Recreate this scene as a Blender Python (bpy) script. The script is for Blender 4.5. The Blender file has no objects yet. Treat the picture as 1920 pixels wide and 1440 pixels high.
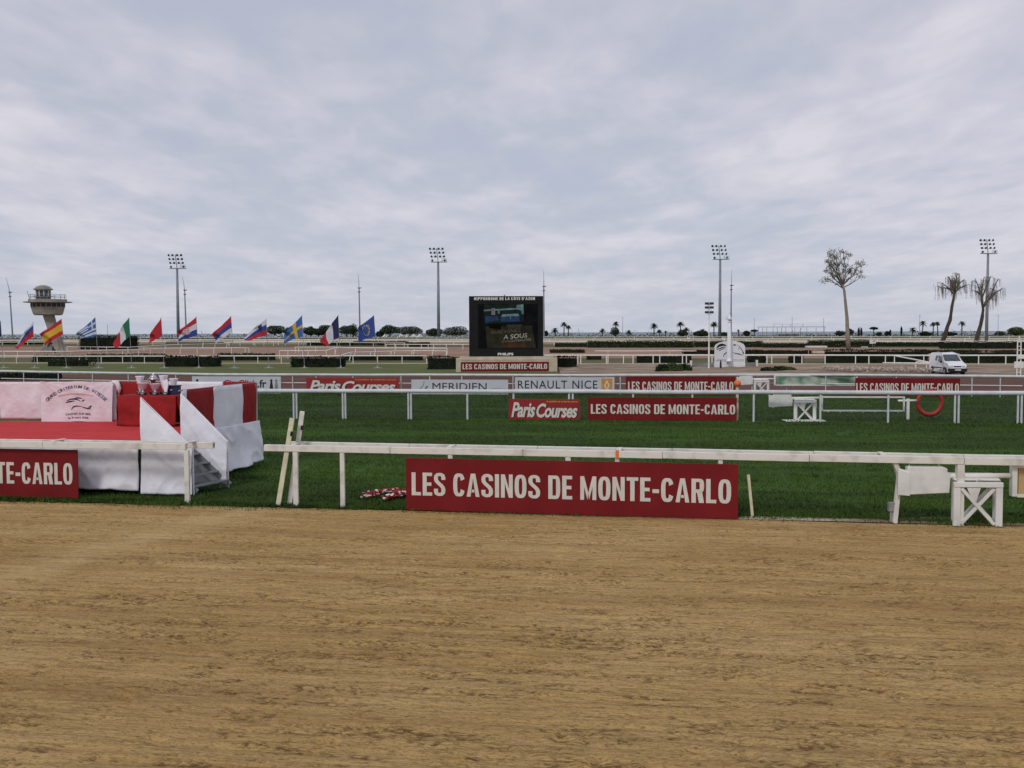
import bpy, math, random
import numpy as np
from mathutils import Vector, Matrix
random.seed(7); rng = np.random.default_rng(7)
S = bpy.context.scene
COL = S.collection
R = math.radians

# ------------------------------------------------------------------ camera
F, HC = 1941.0, 3.5
PH = math.atan(96.5 / F); RO = 0.0036
cp, sp, cr, sr = math.cos(PH), math.sin(PH), math.cos(RO), math.sin(RO)
cam = bpy.data.objects.new('camera', bpy.data.cameras.new('camera')); COL.objects.link(cam)
cam.data.sensor_width = 36.0; cam.data.lens = 36.0 * F / 1920.0
cam.data.clip_start = 0.1; cam.data.clip_end = 60000
Rv, Uv, Fv = Vector((1, 0, 0)), Vector((0, sp, cp)), Vector((0, cp, -sp))
cx, cy, cz = cr * Rv - sr * Uv, sr * Rv + cr * Uv, -Fv
cam.matrix_world = Matrix(((cx.x, cy.x, cz.x, 0), (cx.y, cy.y, cz.y, 0), (cx.z, cy.z, cz.z, HC), (0, 0, 0, 1)))
S.camera = cam

# ------------------------------------------------------------------ world, sun, exposure
SUN_EL, SUN_AZ = R(40), R(205)
w = bpy.data.worlds.new('World'); S.world = w; w.use_nodes = True
nt = w.node_tree; nt.nodes.clear(); N = nt.nodes.new; L = nt.links.new
out = N('ShaderNodeOutputWorld'); bg = N('ShaderNodeBackground'); bg.inputs['Strength'].default_value = 0.1
sky = N('ShaderNodeTexSky'); sky.sky_type = 'NISHITA'; sky.sun_disc = False
sky.sun_elevation = SUN_EL; sky.sun_rotation = SUN_AZ
tc = N('ShaderNodeTexCoord'); sep = N('ShaderNodeSeparateXYZ'); L(tc.outputs['Generated'], sep.inputs[0])
def mth(op, a, b=None, c=None, tree=None):
    t = tree or nt
    n = t.nodes.new('ShaderNodeMath'); n.operation = op
    for i, v in enumerate((a, b, c)):
        if v is None: continue
        if isinstance(v, (int, float)): n.inputs[i].default_value = v
        else: t.links.new(v, n.inputs[i])
    return n.outputs[0]
zc = mth('ADD', mth('MAXIMUM', sep.outputs[2], 0.0), 0.10)
comb = N('ShaderNodeCombineXYZ')
L(mth('DIVIDE', sep.outputs[0], zc), comb.inputs[0]); L(mth('DIVIDE', sep.outputs[1], zc), comb.inputs[1])
def wnoise(scale, detail, rough, sx, sy, rot, dist=0.0, off=(0, 0, 0)):
    mp = N('ShaderNodeMapping'); L(comb.outputs[0], mp.inputs[0])
    mp.inputs['Scale'].default_value = (sx, sy, 1); mp.inputs['Rotation'].default_value = (0, 0, rot)
    mp.inputs['Location'].default_value = off
    n = N('ShaderNodeTexNoise'); n.inputs['Scale'].default_value = scale; n.inputs['Detail'].default_value = detail
    n.inputs['Roughness'].default_value = rough; n.inputs['Distortion'].default_value = dist
    L(mp.outputs[0], n.inputs['Vector']); return n.outputs['Fac']
n1 = wnoise(0.5, 4, 0.5, 1, 0.8, R(35), 0.2, (3.1, 1.7, 0))
n2 = wnoise(1.5, 7, 0.5, 0.95, 0.7, R(40), 0.2, (7.3, 2.2, 0))
n3 = wnoise(5.5, 4, 0.5, 1.2, 0.6, R(38), 0.3, (1.3, 9.2, 0))
mixn = mth('ADD', mth('ADD', mth('MULTIPLY', n1, 0.42), mth('MULTIPLY', n2, 0.38)), mth('MULTIPLY', n3, 0.20))
ramp = N('ShaderNodeValToRGB'); L(mixn, ramp.inputs[0])
e = ramp.color_ramp.elements
e[0].position = 0.41; e[0].color = (4.75, 5.05, 6.15, 1)
e[1].position = 0.60; e[1].color = (7.4, 7.05, 7.75, 1)
m_ = e.new(0.46); m_.color = (5.2, 5.35, 6.3, 1)
m_ = e.new(0.53); m_.color = (6.3, 6.15, 6.95, 1)
hz = mth('POWER', mth('SUBTRACT', 1.0, mth('MINIMUM', mth('MAXIMUM', sep.outputs[2], 0.0), 1.0)), 9.0)
mh = N('ShaderNodeMix'); mh.data_type = 'RGBA'
L(mth('MULTIPLY', hz, 0.55), mh.inputs['Factor']); L(ramp.outputs[0], mh.inputs['A']); mh.inputs['B'].default_value = (5.2, 5.75, 6.7, 1)
mx = N('ShaderNodeMix'); mx.data_type = 'RGBA'; mx.inputs['Factor'].default_value = 0.93
L(sky.outputs[0], mx.inputs['A']); L(mh.outputs['Result'], mx.inputs['B'])
L(mx.outputs['Result'], bg.inputs['Color']); L(bg.outputs[0], out.inputs[0])
sd = bpy.data.lights.new('sun', 'SUN'); sd.energy = 1.25; sd.angle = R(14); sd.color = (1, 0.95, 0.88)
sun = bpy.data.objects.new('sun', sd); COL.objects.link(sun)
dsun = Vector((math.sin(SUN_AZ) * math.cos(SUN_EL), math.cos(SUN_AZ) * math.cos(SUN_EL), math.sin(SUN_EL)))
sun.rotation_euler = dsun.to_track_quat('Z', 'Y').to_euler()
S.view_settings.view_transform = 'Standard'; S.view_settings.look = 'None'
S.view_settings.exposure = 0.0; S.view_settings.gamma = 1.0; S.view_settings.use_curve_mapping = False

# ------------------------------------------------------------------ pixels of the photograph -> metres on the ground
def ray(px, py):
    dx, dy = px - 960, 720 - py
    a, b = dx * cr + dy * sr, -dx * sr + dy * cr
    return a * Rv + b * Uv + F * Fv
def G(px, py, z=0.0):
    d = ray(px, py); t = (z - HC) / d.z
    return Vector((d.x * t, d.y * t, z))
def AT(px, py, Y):
    d = ray(px, py); t = Y / d.y
    return Vector((d.x * t, Y, HC + d.z * t))
def online(A, B, px):
    lo, hi = -3.0, 4.0
    def sx(t):
        P = A + (B - A) * t - Vector((0, 0, HC)); return 960 + F * P.dot(cx) / max(0.1, P.dot(-cz)) - px
    for _ in range(50):
        m = (lo + hi) / 2
        if sx(m) < 0: lo = m
        else: hi = m
    return A + (B - A) * lo

# ------------------------------------------------------------------ materials
def mat(name, col, rough=0.6, var=0.12, scale=4.0, bump=0.0, bscale=30.0, metal=0.0, col2=None, emis=0.0, spec=0.4, trans=0.0, stretch=(1, 1, 1), ramp=(0.35, 0.65), rnd=0.0, bd=0.02):
    m = bpy.data.materials.new(name); m.use_nodes = True
    t = m.node_tree; b = t.nodes['Principled BSDF']
    b.inputs['Roughness'].default_value = rough; b.inputs['Metallic'].default_value = metal
    b.inputs['Specular IOR Level'].default_value = spec
    if trans: b.inputs['Transmission Weight'].default_value = trans
    tcn = t.nodes.new('ShaderNodeTexCoord'); mp = t.nodes.new('ShaderNodeMapping'); mp.inputs['Scale'].default_value = stretch
    t.links.new(tcn.outputs['Object'], mp.inputs[0])
    n = t.nodes.new('ShaderNodeTexNoise'); n.inputs['Scale'].default_value = scale; n.inputs['Detail'].default_value = 6
    t.links.new(mp.outputs[0], n.inputs['Vector'])
    r = t.nodes.new('ShaderNodeValToRGB'); t.links.new(n.outputs['Fac'], r.inputs[0])
    c2 = col2 or tuple(min(1, c * (1 + var)) for c in col); c1 = col if col2 else tuple(c * (1 - var) for c in col)
    r.color_ramp.elements[0].position = ramp[0]; r.color_ramp.elements[0].color = (*c1, 1)
    r.color_ramp.elements[1].position = ramp[1]; r.color_ramp.elements[1].color = (*c2, 1)
    cs = r.outputs[0]
    if rnd:
        g = t.nodes.new('ShaderNodeNewGeometry'); h = t.nodes.new('ShaderNodeHueSaturation')
        v = mth('ADD', mth('MULTIPLY', g.outputs['Random Per Island'], rnd), 1 - rnd / 2, tree=t)
        t.links.new(v, h.inputs['Value']); t.links.new(cs, h.inputs['Color']); cs = h.outputs[0]
    t.links.new(cs, b.inputs['Base Color'])
    if emis:
        t.links.new(cs, b.inputs['Emission Color']); b.inputs['Emission Strength'].default_value = emis
    if bump:
        n2 = t.nodes.new('ShaderNodeTexNoise'); n2.inputs['Scale'].default_value = bscale; n2.inputs['Detail'].default_value = 4
        t.links.new(mp.outputs[0], n2.inputs['Vector'])
        bp = t.nodes.new('ShaderNodeBump'); bp.inputs['Strength'].default_value = min(1, bump); bp.inputs['Distance'].default_value = bd
        t.links.new(n2.outputs['Fac'], bp.inputs['Height']); t.links.new(bp.outputs[0], b.inputs['Normal'])
    return m
WPAINT = mat('white_rail_paint', (0.66, 0.66, 0.60), 0.45, 0.10, 2.2, 0.15, 25, col2=(0.78, 0.77, 0.72), ramp=(0.3, 0.55))
PIPE = mat('grey_white_rail_pipe', (0.47, 0.50, 0.52), 0.4, 0.10, 2.2, 0.1, 25, col2=(0.60, 0.63, 0.64), ramp=(0.3, 0.6))
WOLD = mat('aged_white_paint', (0.50, 0.48, 0.42), 0.55, 0.2, 3.5, 0.25, 30, col2=(0.69, 0.67, 0.61), ramp=(0.3, 0.5))
WOLD2 = mat('machine_white_paint', (0.56, 0.56, 0.53), 0.45, 0.2, 2.5, 0.12, 30, col2=(0.70, 0.70, 0.67), ramp=(0.3, 0.55))
YPAINT = mat('yellowed_white_paint', (0.62, 0.58, 0.42), 0.5, 0.15, 5, 0.1)
REDB = mat('dark_red_board', (0.150, 0.007, 0.009), 0.6, 0.0, 1.5, 0.05, 12, col2=(0.185, 0.010, 0.012), spec=0.2)
LET = mat('off_white_lettering', (0.60, 0.59, 0.53), 0.55, 0.06, 6)
BLK = mat('black_print', (0.012, 0.012, 0.014), 0.5, 0.2, 8)
CREDP = mat('bright_red_board', (0.28, 0.015, 0.018), 0.5, 0.1, 2)
GREYB = mat('pale_grey_board', (0.50, 0.53, 0.56), 0.5, 0.06, 1.5)
YEL = mat('yellow_print', (0.7, 0.45, 0.08), 0.5, 0.1, 4)
ORG = mat('orange_paint', (0.72, 0.17, 0.03), 0.5, 0.2, 6)
GRYP = mat('grey_print', (0.2, 0.21, 0.22), 0.5, 0.1, 6)
CLOTH = mat('white_cloth', (0.78, 0.78, 0.84), 0.85, 0.04, 3, 0.6, 4, stretch=(1, 1, 0.6), bd=.06)
RCLOTH = mat('red_cloth', (0.27, 0.008, 0.010), 0.85, 0.15, 4, 0.5, 5, bd=.05)
CARPET = mat('red_carpet', (0.52, 0.030, 0.032), 0.95, 0.10, 2, 0.2, 90)
PINK = mat('pale_pink_cloth', (0.68, 0.58, 0.63), 0.85, 0.05, 2.5, 0.6, 5, col2=(0.76, 0.72, 0.76), bd=.05)
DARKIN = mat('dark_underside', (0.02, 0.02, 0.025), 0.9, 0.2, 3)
METAL = mat('galvanised_metal', (0.30, 0.31, 0.32), 0.5, 0.15, 3, metal=0.5)
MAST = mat('mast_grey_metal', (0.22, 0.24, 0.27), 0.6, 0.12, 0.5, metal=0.2)
LAMPG = mat('lamp_housing_grey', (0.05, 0.055, 0.065), 0.5, 0.2, 2)
BLKP = mat('black_cabinet_paint', (0.006, 0.006, 0.007), 0.9, 0.3, 1.5, 0.08, 10)
BEIGE = mat('beige_render', (0.50, 0.44, 0.33), 0.85, 0.12, 1.5, 0.3, 20)
CONC = mat('weathered_concrete', (0.19, 0.185, 0.16), 0.9, 0.2, 0.7, 0.3, 8, col2=(0.31, 0.30, 0.26))
CONCG = mat('grey_concrete', (0.20, 0.20, 0.20), 0.9, 0.2, 1.2, 0.3, 8)
GLASS = mat('dark_window_glass', (0.02, 0.03, 0.045), 0.08, 0.1, 1, spec=0.6)
RUB = mat('rubber_black', (0.015, 0.015, 0.016), 0.8, 0.2, 5)
LEAFD = mat('dark_hedge_leaves', (0.014, 0.024, 0.010), 0.8, 0.3, 1.5, col2=(0.030, 0.048, 0.018), rnd=0.7, spec=0.2)
LEAFDD = mat('very_dark_hedge_leaves', (0.008, 0.012, 0.008), 0.85, 0.3, 1.5, col2=(0.015, 0.022, 0.012), rnd=0.6, spec=0.1)
LEAFM = mat('mid_green_leaves', (0.035, 0.055, 0.018), 0.75, 0.3, 0.4, col2=(0.065, 0.085, 0.032), rnd=0.8, spec=0.2)
LEAFT = mat('olive_tree_leaves', (0.055, 0.065, 0.024), 0.7, 0.3, 0.4, col2=(0.11, 0.115, 0.045), rnd=0.8, spec=0.2)
LEAFP = mat('pine_needles', (0.018, 0.032, 0.016), 0.8, 0.3, 0.3, col2=(0.035, 0.055, 0.026), rnd=0.8, spec=0.1)
DRY = mat('dry_hanging_foliage', (0.12, 0.11, 0.095), 0.85, 0.3, 0.5, col2=(0.24, 0.22, 0.18), rnd=0.7, spec=0.1)
BARKM = mat('grey_brown_bark', (0.10, 0.085, 0.07), 0.9, 0.2, 1.5, 0.5, 8)
BARKL = mat('pale_bark', (0.24, 0.21, 0.17), 0.9, 0.2, 1.5, 0.5, 8)
BARKD = mat('dark_bark', (0.06, 0.045, 0.035), 0.95, 0.3, 1.5, 0.6, 8)
WBOX = mat('white_vehicle_paint', (0.72, 0.74, 0.78), 0.25, 0.03, 1, spec=0.5)

# ------------------------------------------------------------------ mesh builder
class MB:
    def __init__(s): s.v = []; s.f = []; s.m = []; s.cur = 0
    def add(s, vs, fs):
        o = len(s.v); s.v += [tuple(v) for v in vs]
        for f in fs: s.f.append(tuple(i + o for i in f)); s.m.append(s.cur)
    def box(s, c, sz, rot=None):
        c = Vector(c); x, y, z = sz[0] / 2, sz[1] / 2, sz[2] / 2
        vs = [Vector((a * x, b * y, d * z)) for a in (-1, 1) for b in (-1, 1) for d in (-1, 1)]
        if rot is not None: vs = [rot @ v for v in vs]
        s.add([v + c for v in vs], [(0, 1, 3, 2), (4, 6, 7, 5), (0, 4, 5, 1), (2, 3, 7, 6), (0, 2, 6, 4), (1, 5, 7, 3)]); return s
    def beam(s, a, b, wd, ht, up=(0, 0, 1)):
        a, b = Vector(a), Vector(b); d = (b - a); l = d.length; d.normalize()
        u = Vector(up); sdv = d.cross(u)
        if sdv.length < 1e-4: sdv = d.cross(Vector((1, 0, 0)))
        sdv.normalize(); u = sdv.cross(d)
        M = Matrix((d, sdv, u)).transposed()
        return s.box((a + b) / 2, (l, wd, ht), M)
    def tube(s, pts, r, n=8, cap=True):
        pts = [Vector(p) for p in pts]; k = len(pts); rs = r if isinstance(r, (list, tuple)) else [r] * k
        vs = []
        for i, p in enumerate(pts):
            d = (pts[min(i + 1, k - 1)] - pts[max(i - 1, 0)]).normalized()
            q = d.cross(Vector((0, 0, 1)))
            if q.length < 0.05: q = d.cross(Vector((0, 1, 0)))
            q.normalize(); u = q.cross(d)
            for j in range(n):
                a = 2 * math.pi * j / n; vs.append(p + rs[i] * (math.cos(a) * q + math.sin(a) * u))
        fs = [(i * n + j, i * n + (j + 1) % n, (i + 1) * n + (j + 1) % n, (i + 1) * n + j) for i in range(k - 1) for j in range(n)]
        if cap: fs += [tuple(range(n - 1, -1, -1)), tuple((k - 1) * n + j for j in range(n))]
        s.add(vs, fs); return s
    def lathe(s, prof, c=(0, 0, 0), n=24):
        c = Vector(c); vs = []; k = len(prof)
        for r_, z in prof:
            for j in range(n):
                a = 2 * math.pi * j / n; vs.append(c + Vector((r_ * math.cos(a), r_ * math.sin(a), z)))
        fs = [(i * n + j, i * n + (j + 1) % n, (i + 1) * n + (j + 1) % n, (i + 1) * n + j) for i in range(k - 1) for j in range(n)]
        fs += [tuple(range(n - 1, -1, -1)), tuple((k - 1) * n + j for j in range(n))]
        s.add(vs, fs); return s
    def prism(s, pts, nrm):
        pts = [Vector(p) for p in pts]; nrm = Vector(nrm); k = len(pts)
        s.add(pts + [p + nrm for p in pts], [tuple(range(k - 1, -1, -1)), tuple(range(k, 2 * k))] + [(i, (i + 1) % k, (i + 1) % k + k, i + k) for i in range(k)]); return s
    def poly(s, pts): s.add(pts, [tuple(range(len(pts)))]); return s
    def mesh(s, name, mats, org=Vector((0, 0, 0)), smooth=False):
        me = bpy.data.meshes.new(name)
        me.from_pydata([(a - org.x, b - org.y, c - org.z) for a, b, c in s.v], [], s.f)
        if not isinstance(mats, (list, tuple)): mats = [mats]
        for m in mats: me.materials.append(m)
        if len(mats) > 1: me.polygons.foreach_set('material_index', s.m)
        if smooth: me.polygons.foreach_set('use_smooth', [True] * len(s.f))
        me.update(); return me
def link(name, me, parent=None, loc=None):
    o = bpy.data.objects.new(name, me); COL.objects.link(o)
    if parent: o.parent = parent
    if loc is not None: o.location = loc
    return o
def tag(o, label, cat, group=None, kind=None):
    o['label'] = label; o['category'] = cat
    if group: o['group'] = group
    if kind: o['kind'] = kind
    return o
def thing(name, label, cat, loc, group=None, rz=0.0):
    o = bpy.data.objects.new(name, None); COL.objects.link(o); o.empty_display_size = 0.2
    o.location = loc; o.rotation_euler = (0, 0, rz); return tag(o, label, cat, group)
def root(o):
    while o.parent: o = o.parent
    return o
def part(name, mb, mats, parent, smooth=False, world=True):
    org = root(parent).location if world else Vector((0, 0, 0))
    return link(name, mb.mesh(name, mats, org, smooth), parent)
def struct(name, mb, m, smooth=False):
    o = link(name, mb.mesh(name, m, smooth=smooth)); o['kind'] = 'structure'; return o
def copy_tree(o, parent=None):
    c = o.copy(); COL.objects.link(c)
    if parent: c.parent = parent
    for ch in list(o.children): copy_tree(ch, c)
    return c
def bevel(o, wdt=0.01, seg=2):
    b = o.modifiers.new('bevel', 'BEVEL'); b.width = wdt; b.segments = seg; b.limit_method = 'ANGLE'; return o
def npmesh(name, V, Fc, m, smooth=False):
    me = bpy.data.meshes.new(name); k = Fc.shape[1]
    me.vertices.add(len(V)); me.vertices.foreach_set('co', V.astype(np.float32).ravel())
    me.loops.add(Fc.size); me.loops.foreach_set('vertex_index', Fc.astype(np.int32).ravel())
    me.polygons.add(len(Fc)); me.polygons.foreach_set('loop_start', np.arange(0, Fc.size, k, dtype=np.int32))
    me.polygons.foreach_set('loop_total', np.full(len(Fc), k, np.int32))
    if smooth: me.polygons.foreach_set('use_smooth', np.ones(len(Fc), bool))
    me.materials.append(m); me.update(); me.validate(); return me
def leaves(P, size, asp=0.6, droop=None):
    """one small kite-shaped leaf face per point"""
    n = len(P); a = rng.normal(size=(n, 3)); a /= np.linalg.norm(a, axis=1)[:, None]
    if droop is not None: a = a * (1 - droop) + np.array([0, 0, -1]) * droop
    b = np.cross(a, rng.normal(size=(n, 3))); b /= np.linalg.norm(b, axis=1)[:, None] + 1e-9
    s_ = size * rng.uniform(0.6, 1.3, (n, 1))
    V = np.stack([P - a * s_, P + b * s_ * asp, P + a * s_, P - b * s_ * asp], 1).reshape(-1, 3)
    return V, np.arange(4 * n).reshape(-1, 4)
def vnoise(x, y, seed):
    g = np.random.default_rng(seed).random((256, 256))
    xi, yi = np.floor(x).astype(int), np.floor(y).astype(int); fx, fy = x - xi, y - yi
    fx = fx * fx * (3 - 2 * fx); fy = fy * fy * (3 - 2 * fy)
    a, b = g[xi % 256, yi % 256], g[(xi + 1) % 256, yi % 256]; c, d = g[xi % 256, (yi + 1) % 256], g[(xi + 1) % 256, (yi + 1) % 256]
    return (a * (1 - fx) + b * fx) * (1 - fy) + (c * (1 - fx) + d * fx) * fy

# ------------------------------------------------------------------ lettering
def ring(w0, h0, x0, sx, sy, a0=0, a1=360, n=28, p=2.9, yb=0.0):
    def se(a, hw, hh):
        c, q = math.cos(a), math.sin(a)
        return (math.copysign(abs(c) ** (2 / p), c) * hw, math.copysign(abs(q) ** (2 / p), q) * hh)
    qs = []; prev = None
    for i in range(n + 1):
        a = R(a0 + (a1 - a0) * i / n); o = se(a, w0 / 2, h0 / 2); q = se(a, w0 / 2 - sx, h0 / 2 - sy)
        cur = ((x0 + w0 / 2 + o[0], yb + h0 / 2 + o[1]), (x0 + w0 / 2 + q[0], yb + h0 / 2 + q[1]))
        if prev: qs.append([prev[0], cur[0], cur[1], prev[1]])
        prev = cur
    return qs
def rc(x0, y0, x1, y1): return [(x0, y0), (x1, y0), (x1, y1), (x0, y1)]
def dshape(x0, y0, w0, h0, sx, sy, n=12, full=True):
    qs = [rc(x0, y0, x0 + sx, y0 + h0)]; prev = None; p = 2.8; rw = w0 - sx
    hh = h0 / 2; yc = y0 + hh; base = 0.42 * rw; rr = rw - base
    pts = [((x0 + sx, yc + hh), (x0 + sx, yc + hh - sy)), ((x0 + sx + base, yc + hh), (x0 + sx + base, yc + hh - sy))]
    for i in range(1, n + 1):
        a = R(90 - 180 * i / n); c, q = math.cos(a), math.sin(a)
        k = (abs(c) ** (2 / p), math.copysign(abs(q) ** (2 / p), q))
        pts.append(((x0 + sx + base + rr * k[0], yc + hh * k[1]), (x0 + sx + base + max(0.0, rr - sx) * k[0], yc + (hh - sy) * k[1])))
    pts.append(((x0 + sx, yc - hh), (x0 + sx, yc - hh + sy)))
    for a, b in zip(pts, pts[1:]): qs.append([a[0], b[0], b[1], a[1]])
    return qs
def glyph(c):
    s, h = 0.165, 0.145; W = 0.47
    if c == 'L': return [rc(0, 0, s, 1), rc(s, 0, 0.38, h)], 0.38
    if c == 'E': return [rc(0, 0, s, 1), rc(s, 0, 0.39, h), rc(s, 1 - h, 0.39, 1), rc(s, 0.43, 0.36, 0.43 + h)], 0.39
    if c == 'F': return [rc(0, 0, s, 1), rc(s, 1 - h, 0.39, 1), rc(s, 0.43, 0.36, 0.43 + h)], 0.37
    if c == 'I': return [rc(0, 0, s, 1)], s
    if c == 'T': return [rc(0, 1 - h, 0.44, 1), rc(0.22 - s / 2, 0, 0.22 + s / 2, 1 - h)], 0.44
    if c == 'H': return [rc(0, 0, s, 1), rc(W - s, 0, W, 1), rc(s, 0.43, W - s, 0.43 + h)], W
    if c == '-': return [rc(0, 0.36, 0.25, 0.52)], 0.25
    if c == "'": return [rc(0, 0.68, 0.11, 1)], 0.11
    if c == 'N': return [rc(0, 0, s * .93, 1), rc(W - s * .93, 0, W, 1), [(s * .93, 1), (s * .93, 0.62), (W - s * .93, 0), (W - s * .93, 0.38)]], W
    if c == 'M': return [rc(0, 0, s * .9, 1), rc(0.62 - s * .9, 0, 0.62, 1), [(s * .9, 1), (s * .9, 0.55), (0.28, 0), (0.31, 0.3)], [(0.62 - s * .9, 1), (0.31, 0.3), (0.34, 0), (0.62 - s * .9, 0.55)]], 0.62
    if c == 'A': return [[(0, 0), (s * .95, 0), (0.285, 1), (0.17, 1)], [(0.52 - s * .95, 0), (0.52, 0), (0.35, 1), (0.285, 1), (0.255, 0.82)], [(0.20, 0.19), (0.32, 0.19), (0.30, 0.31), (0.22, 0.31)]], 0.52
    if c == 'Z': return [rc(0, 1 - h, 0.42, 1), rc(0, 0, 0.42, h), [(0, h), (s * 1.1, h), (0.42, 1 - h), (0.42 - s * 1.1, 1 - h)]], 0.42
    if c == 'O': return ring(W, 1, 0, s, h), W
    if c == 'C': return ring(W, 1, 0, s, h, 22, 338), W
    if c == 'U': return [rc(0, .4, s, 1), rc(W - s, .4, W, 1)] + ring(W, 0.8, 0, s, h, 180, 360, 14), W
    if c == 'D': return dshape(0, 0, W, 1, s, h), W
    if c == 'P': return dshape(0, 0.40, W, 0.60, s, h * .95) + [rc(0, 0, s, 0.40)], W
    if c == 'R': return dshape(0, 0.42, W, 0.58, s, h * .95) + [rc(0, 0, s, 0.42), [(0.21, 0.42), (W - s - 0.02, 0), (W, 0), (0.40, 0.45)]], W
    if c == 'S':
        ctr = [(0.385, 0.70), (0.385, 0.80), (0.36, 0.89), (0.295, 0.93), (0.22, 0.935), (0.145, 0.92), (0.09, 0.86), (0.08, 0.76), (0.095, 0.67), (0.15, 0.59), (0.225, 0.52),
               (0.31, 0.44), (0.37, 0.35), (0.385, 0.25), (0.37, 0.14), (0.31, 0.075), (0.23, 0.065), (0.15, 0.075), (0.09, 0.12), (0.08, 0.21), (0.08, 0.31)]
        qs = []; prev = None
        for i, p in enumerate(ctr):
            a, b = ctr[max(0, i - 1)], ctr[min(len(ctr) - 1, i + 1)]; dx, dy = b[0] - a[0], b[1] - a[1]; l = math.hypot(dx, dy)
            nx, ny = -dy / l * s / 2, dx / l * h / 2 * 0.95; cur = ((p[0] + nx, p[1] + ny), (p[0] - nx, p[1] - ny))
            if prev: qs.append([prev[0], cur[0], cur[1], prev[1]])
            prev = cur
        return qs, W
    return [], 0.24
def block_text(mb, text, O, ex, ez, width, height, n, gap=0.075):
    x = 0; out_ = []
    for c in text:
        q, wd = glyph(c)
        out_.append((x, q)); x += wd + (gap if c != ' ' else 0)
    tot = x - gap; k = width / tot
    for x0, q in out_:
        for i, pl in enumerate(q):
            mb.poly([O + ex * ((x0 + px_) * k) + ez * (py_ * height) + n * (0.0004 * (i % 3)) for px_, py_ in pl])
def font_polys(text, off=0.0, shear=0.0, sp=1.0):
    cu = bpy.data.curves.new('t', 'FONT'); cu.body = text; cu.offset = off; cu.shear = shear; cu.space_character = sp; cu.resolution_u = 3
    o = bpy.data.objects.new('t', cu); me = o.to_mesh()
    V = [(v.co.x, v.co.y) for v in me.vertices]; P = [tuple(p.vertices) for p in me.polygons]
    o.to_mesh_clear(); bpy.data.objects.remove(o); bpy.data.curves.remove(cu)
    return V, P
def font_text(mb, text, O, ex, ez, width, height, n=None, **kw):
    V, P = font_polys(text, **kw)
    x0, x1 = min(v[0] for v in V), max(v[0] for v in V); y0, y1 = min(v[1] for v in V), max(v[1] for v in V)
    mb.add([O + ex * ((a - x0) / (x1 - x0) * width) + ez * ((b - y0) / (y1 - y0) * height) for a, b in V], P)
def stroke(mb, pts, O, ex, ez, wd, n, taper=True):
    """brush stroke through 2-D points"""
    P = []
    for i in range(len(pts) - 1):
        p0, p1, p2, p3 = pts[max(0, i - 1)], pts[i], pts[i + 1], pts[min(len(pts) - 1, i + 2)]
        for j in range(5):
            t = j / 5; f = lambda a, b, c, d: 0.5 * (2 * b + (c - a) * t + (2 * a - 5 * b + 4 * c - d) * t * t + (3 * b - a - 3 * c + d) * t ** 3)
            P.append((f(p0[0], p1[0], p2[0], p3[0]), f(p0[1], p1[1], p2[1], p3[1])))
    P.append(pts[-1]); k = len(P); vs = []
    for i, p in enumerate(P):
        a, b = P[max(0, i - 1)], P[min(k - 1, i + 1)]; dx, dy = b[0] - a[0], b[1] - a[1]; l = math.hypot(dx, dy) or 1
        q = wd / 2 * ((0.25 + 0.75 * math.sin(math.pi * i / (k - 1))) if taper else 1)
        vs += [O + ex * (p[0] - dy / l * q) + ez * (p[1] + dx / l * q), O + ex * (p[0] + dy / l * q) + ez * (p[1] - dx / l * q)]
    mb.add(vs, [(2 * i, 2 * i + 1, 2 * i + 3, 2 * i + 2) for i in range(k - 1)])
def disc(mb, c, r_, O, ex, ez, n=14, sx=1.0):
    mb.poly([O + ex * (c[0] + sx * r_ * math.cos(2 * math.pi * i / n)) + ez * (c[1] + r_ * math.sin(2 * math.pi * i / n)) for i in range(n)])

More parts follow.
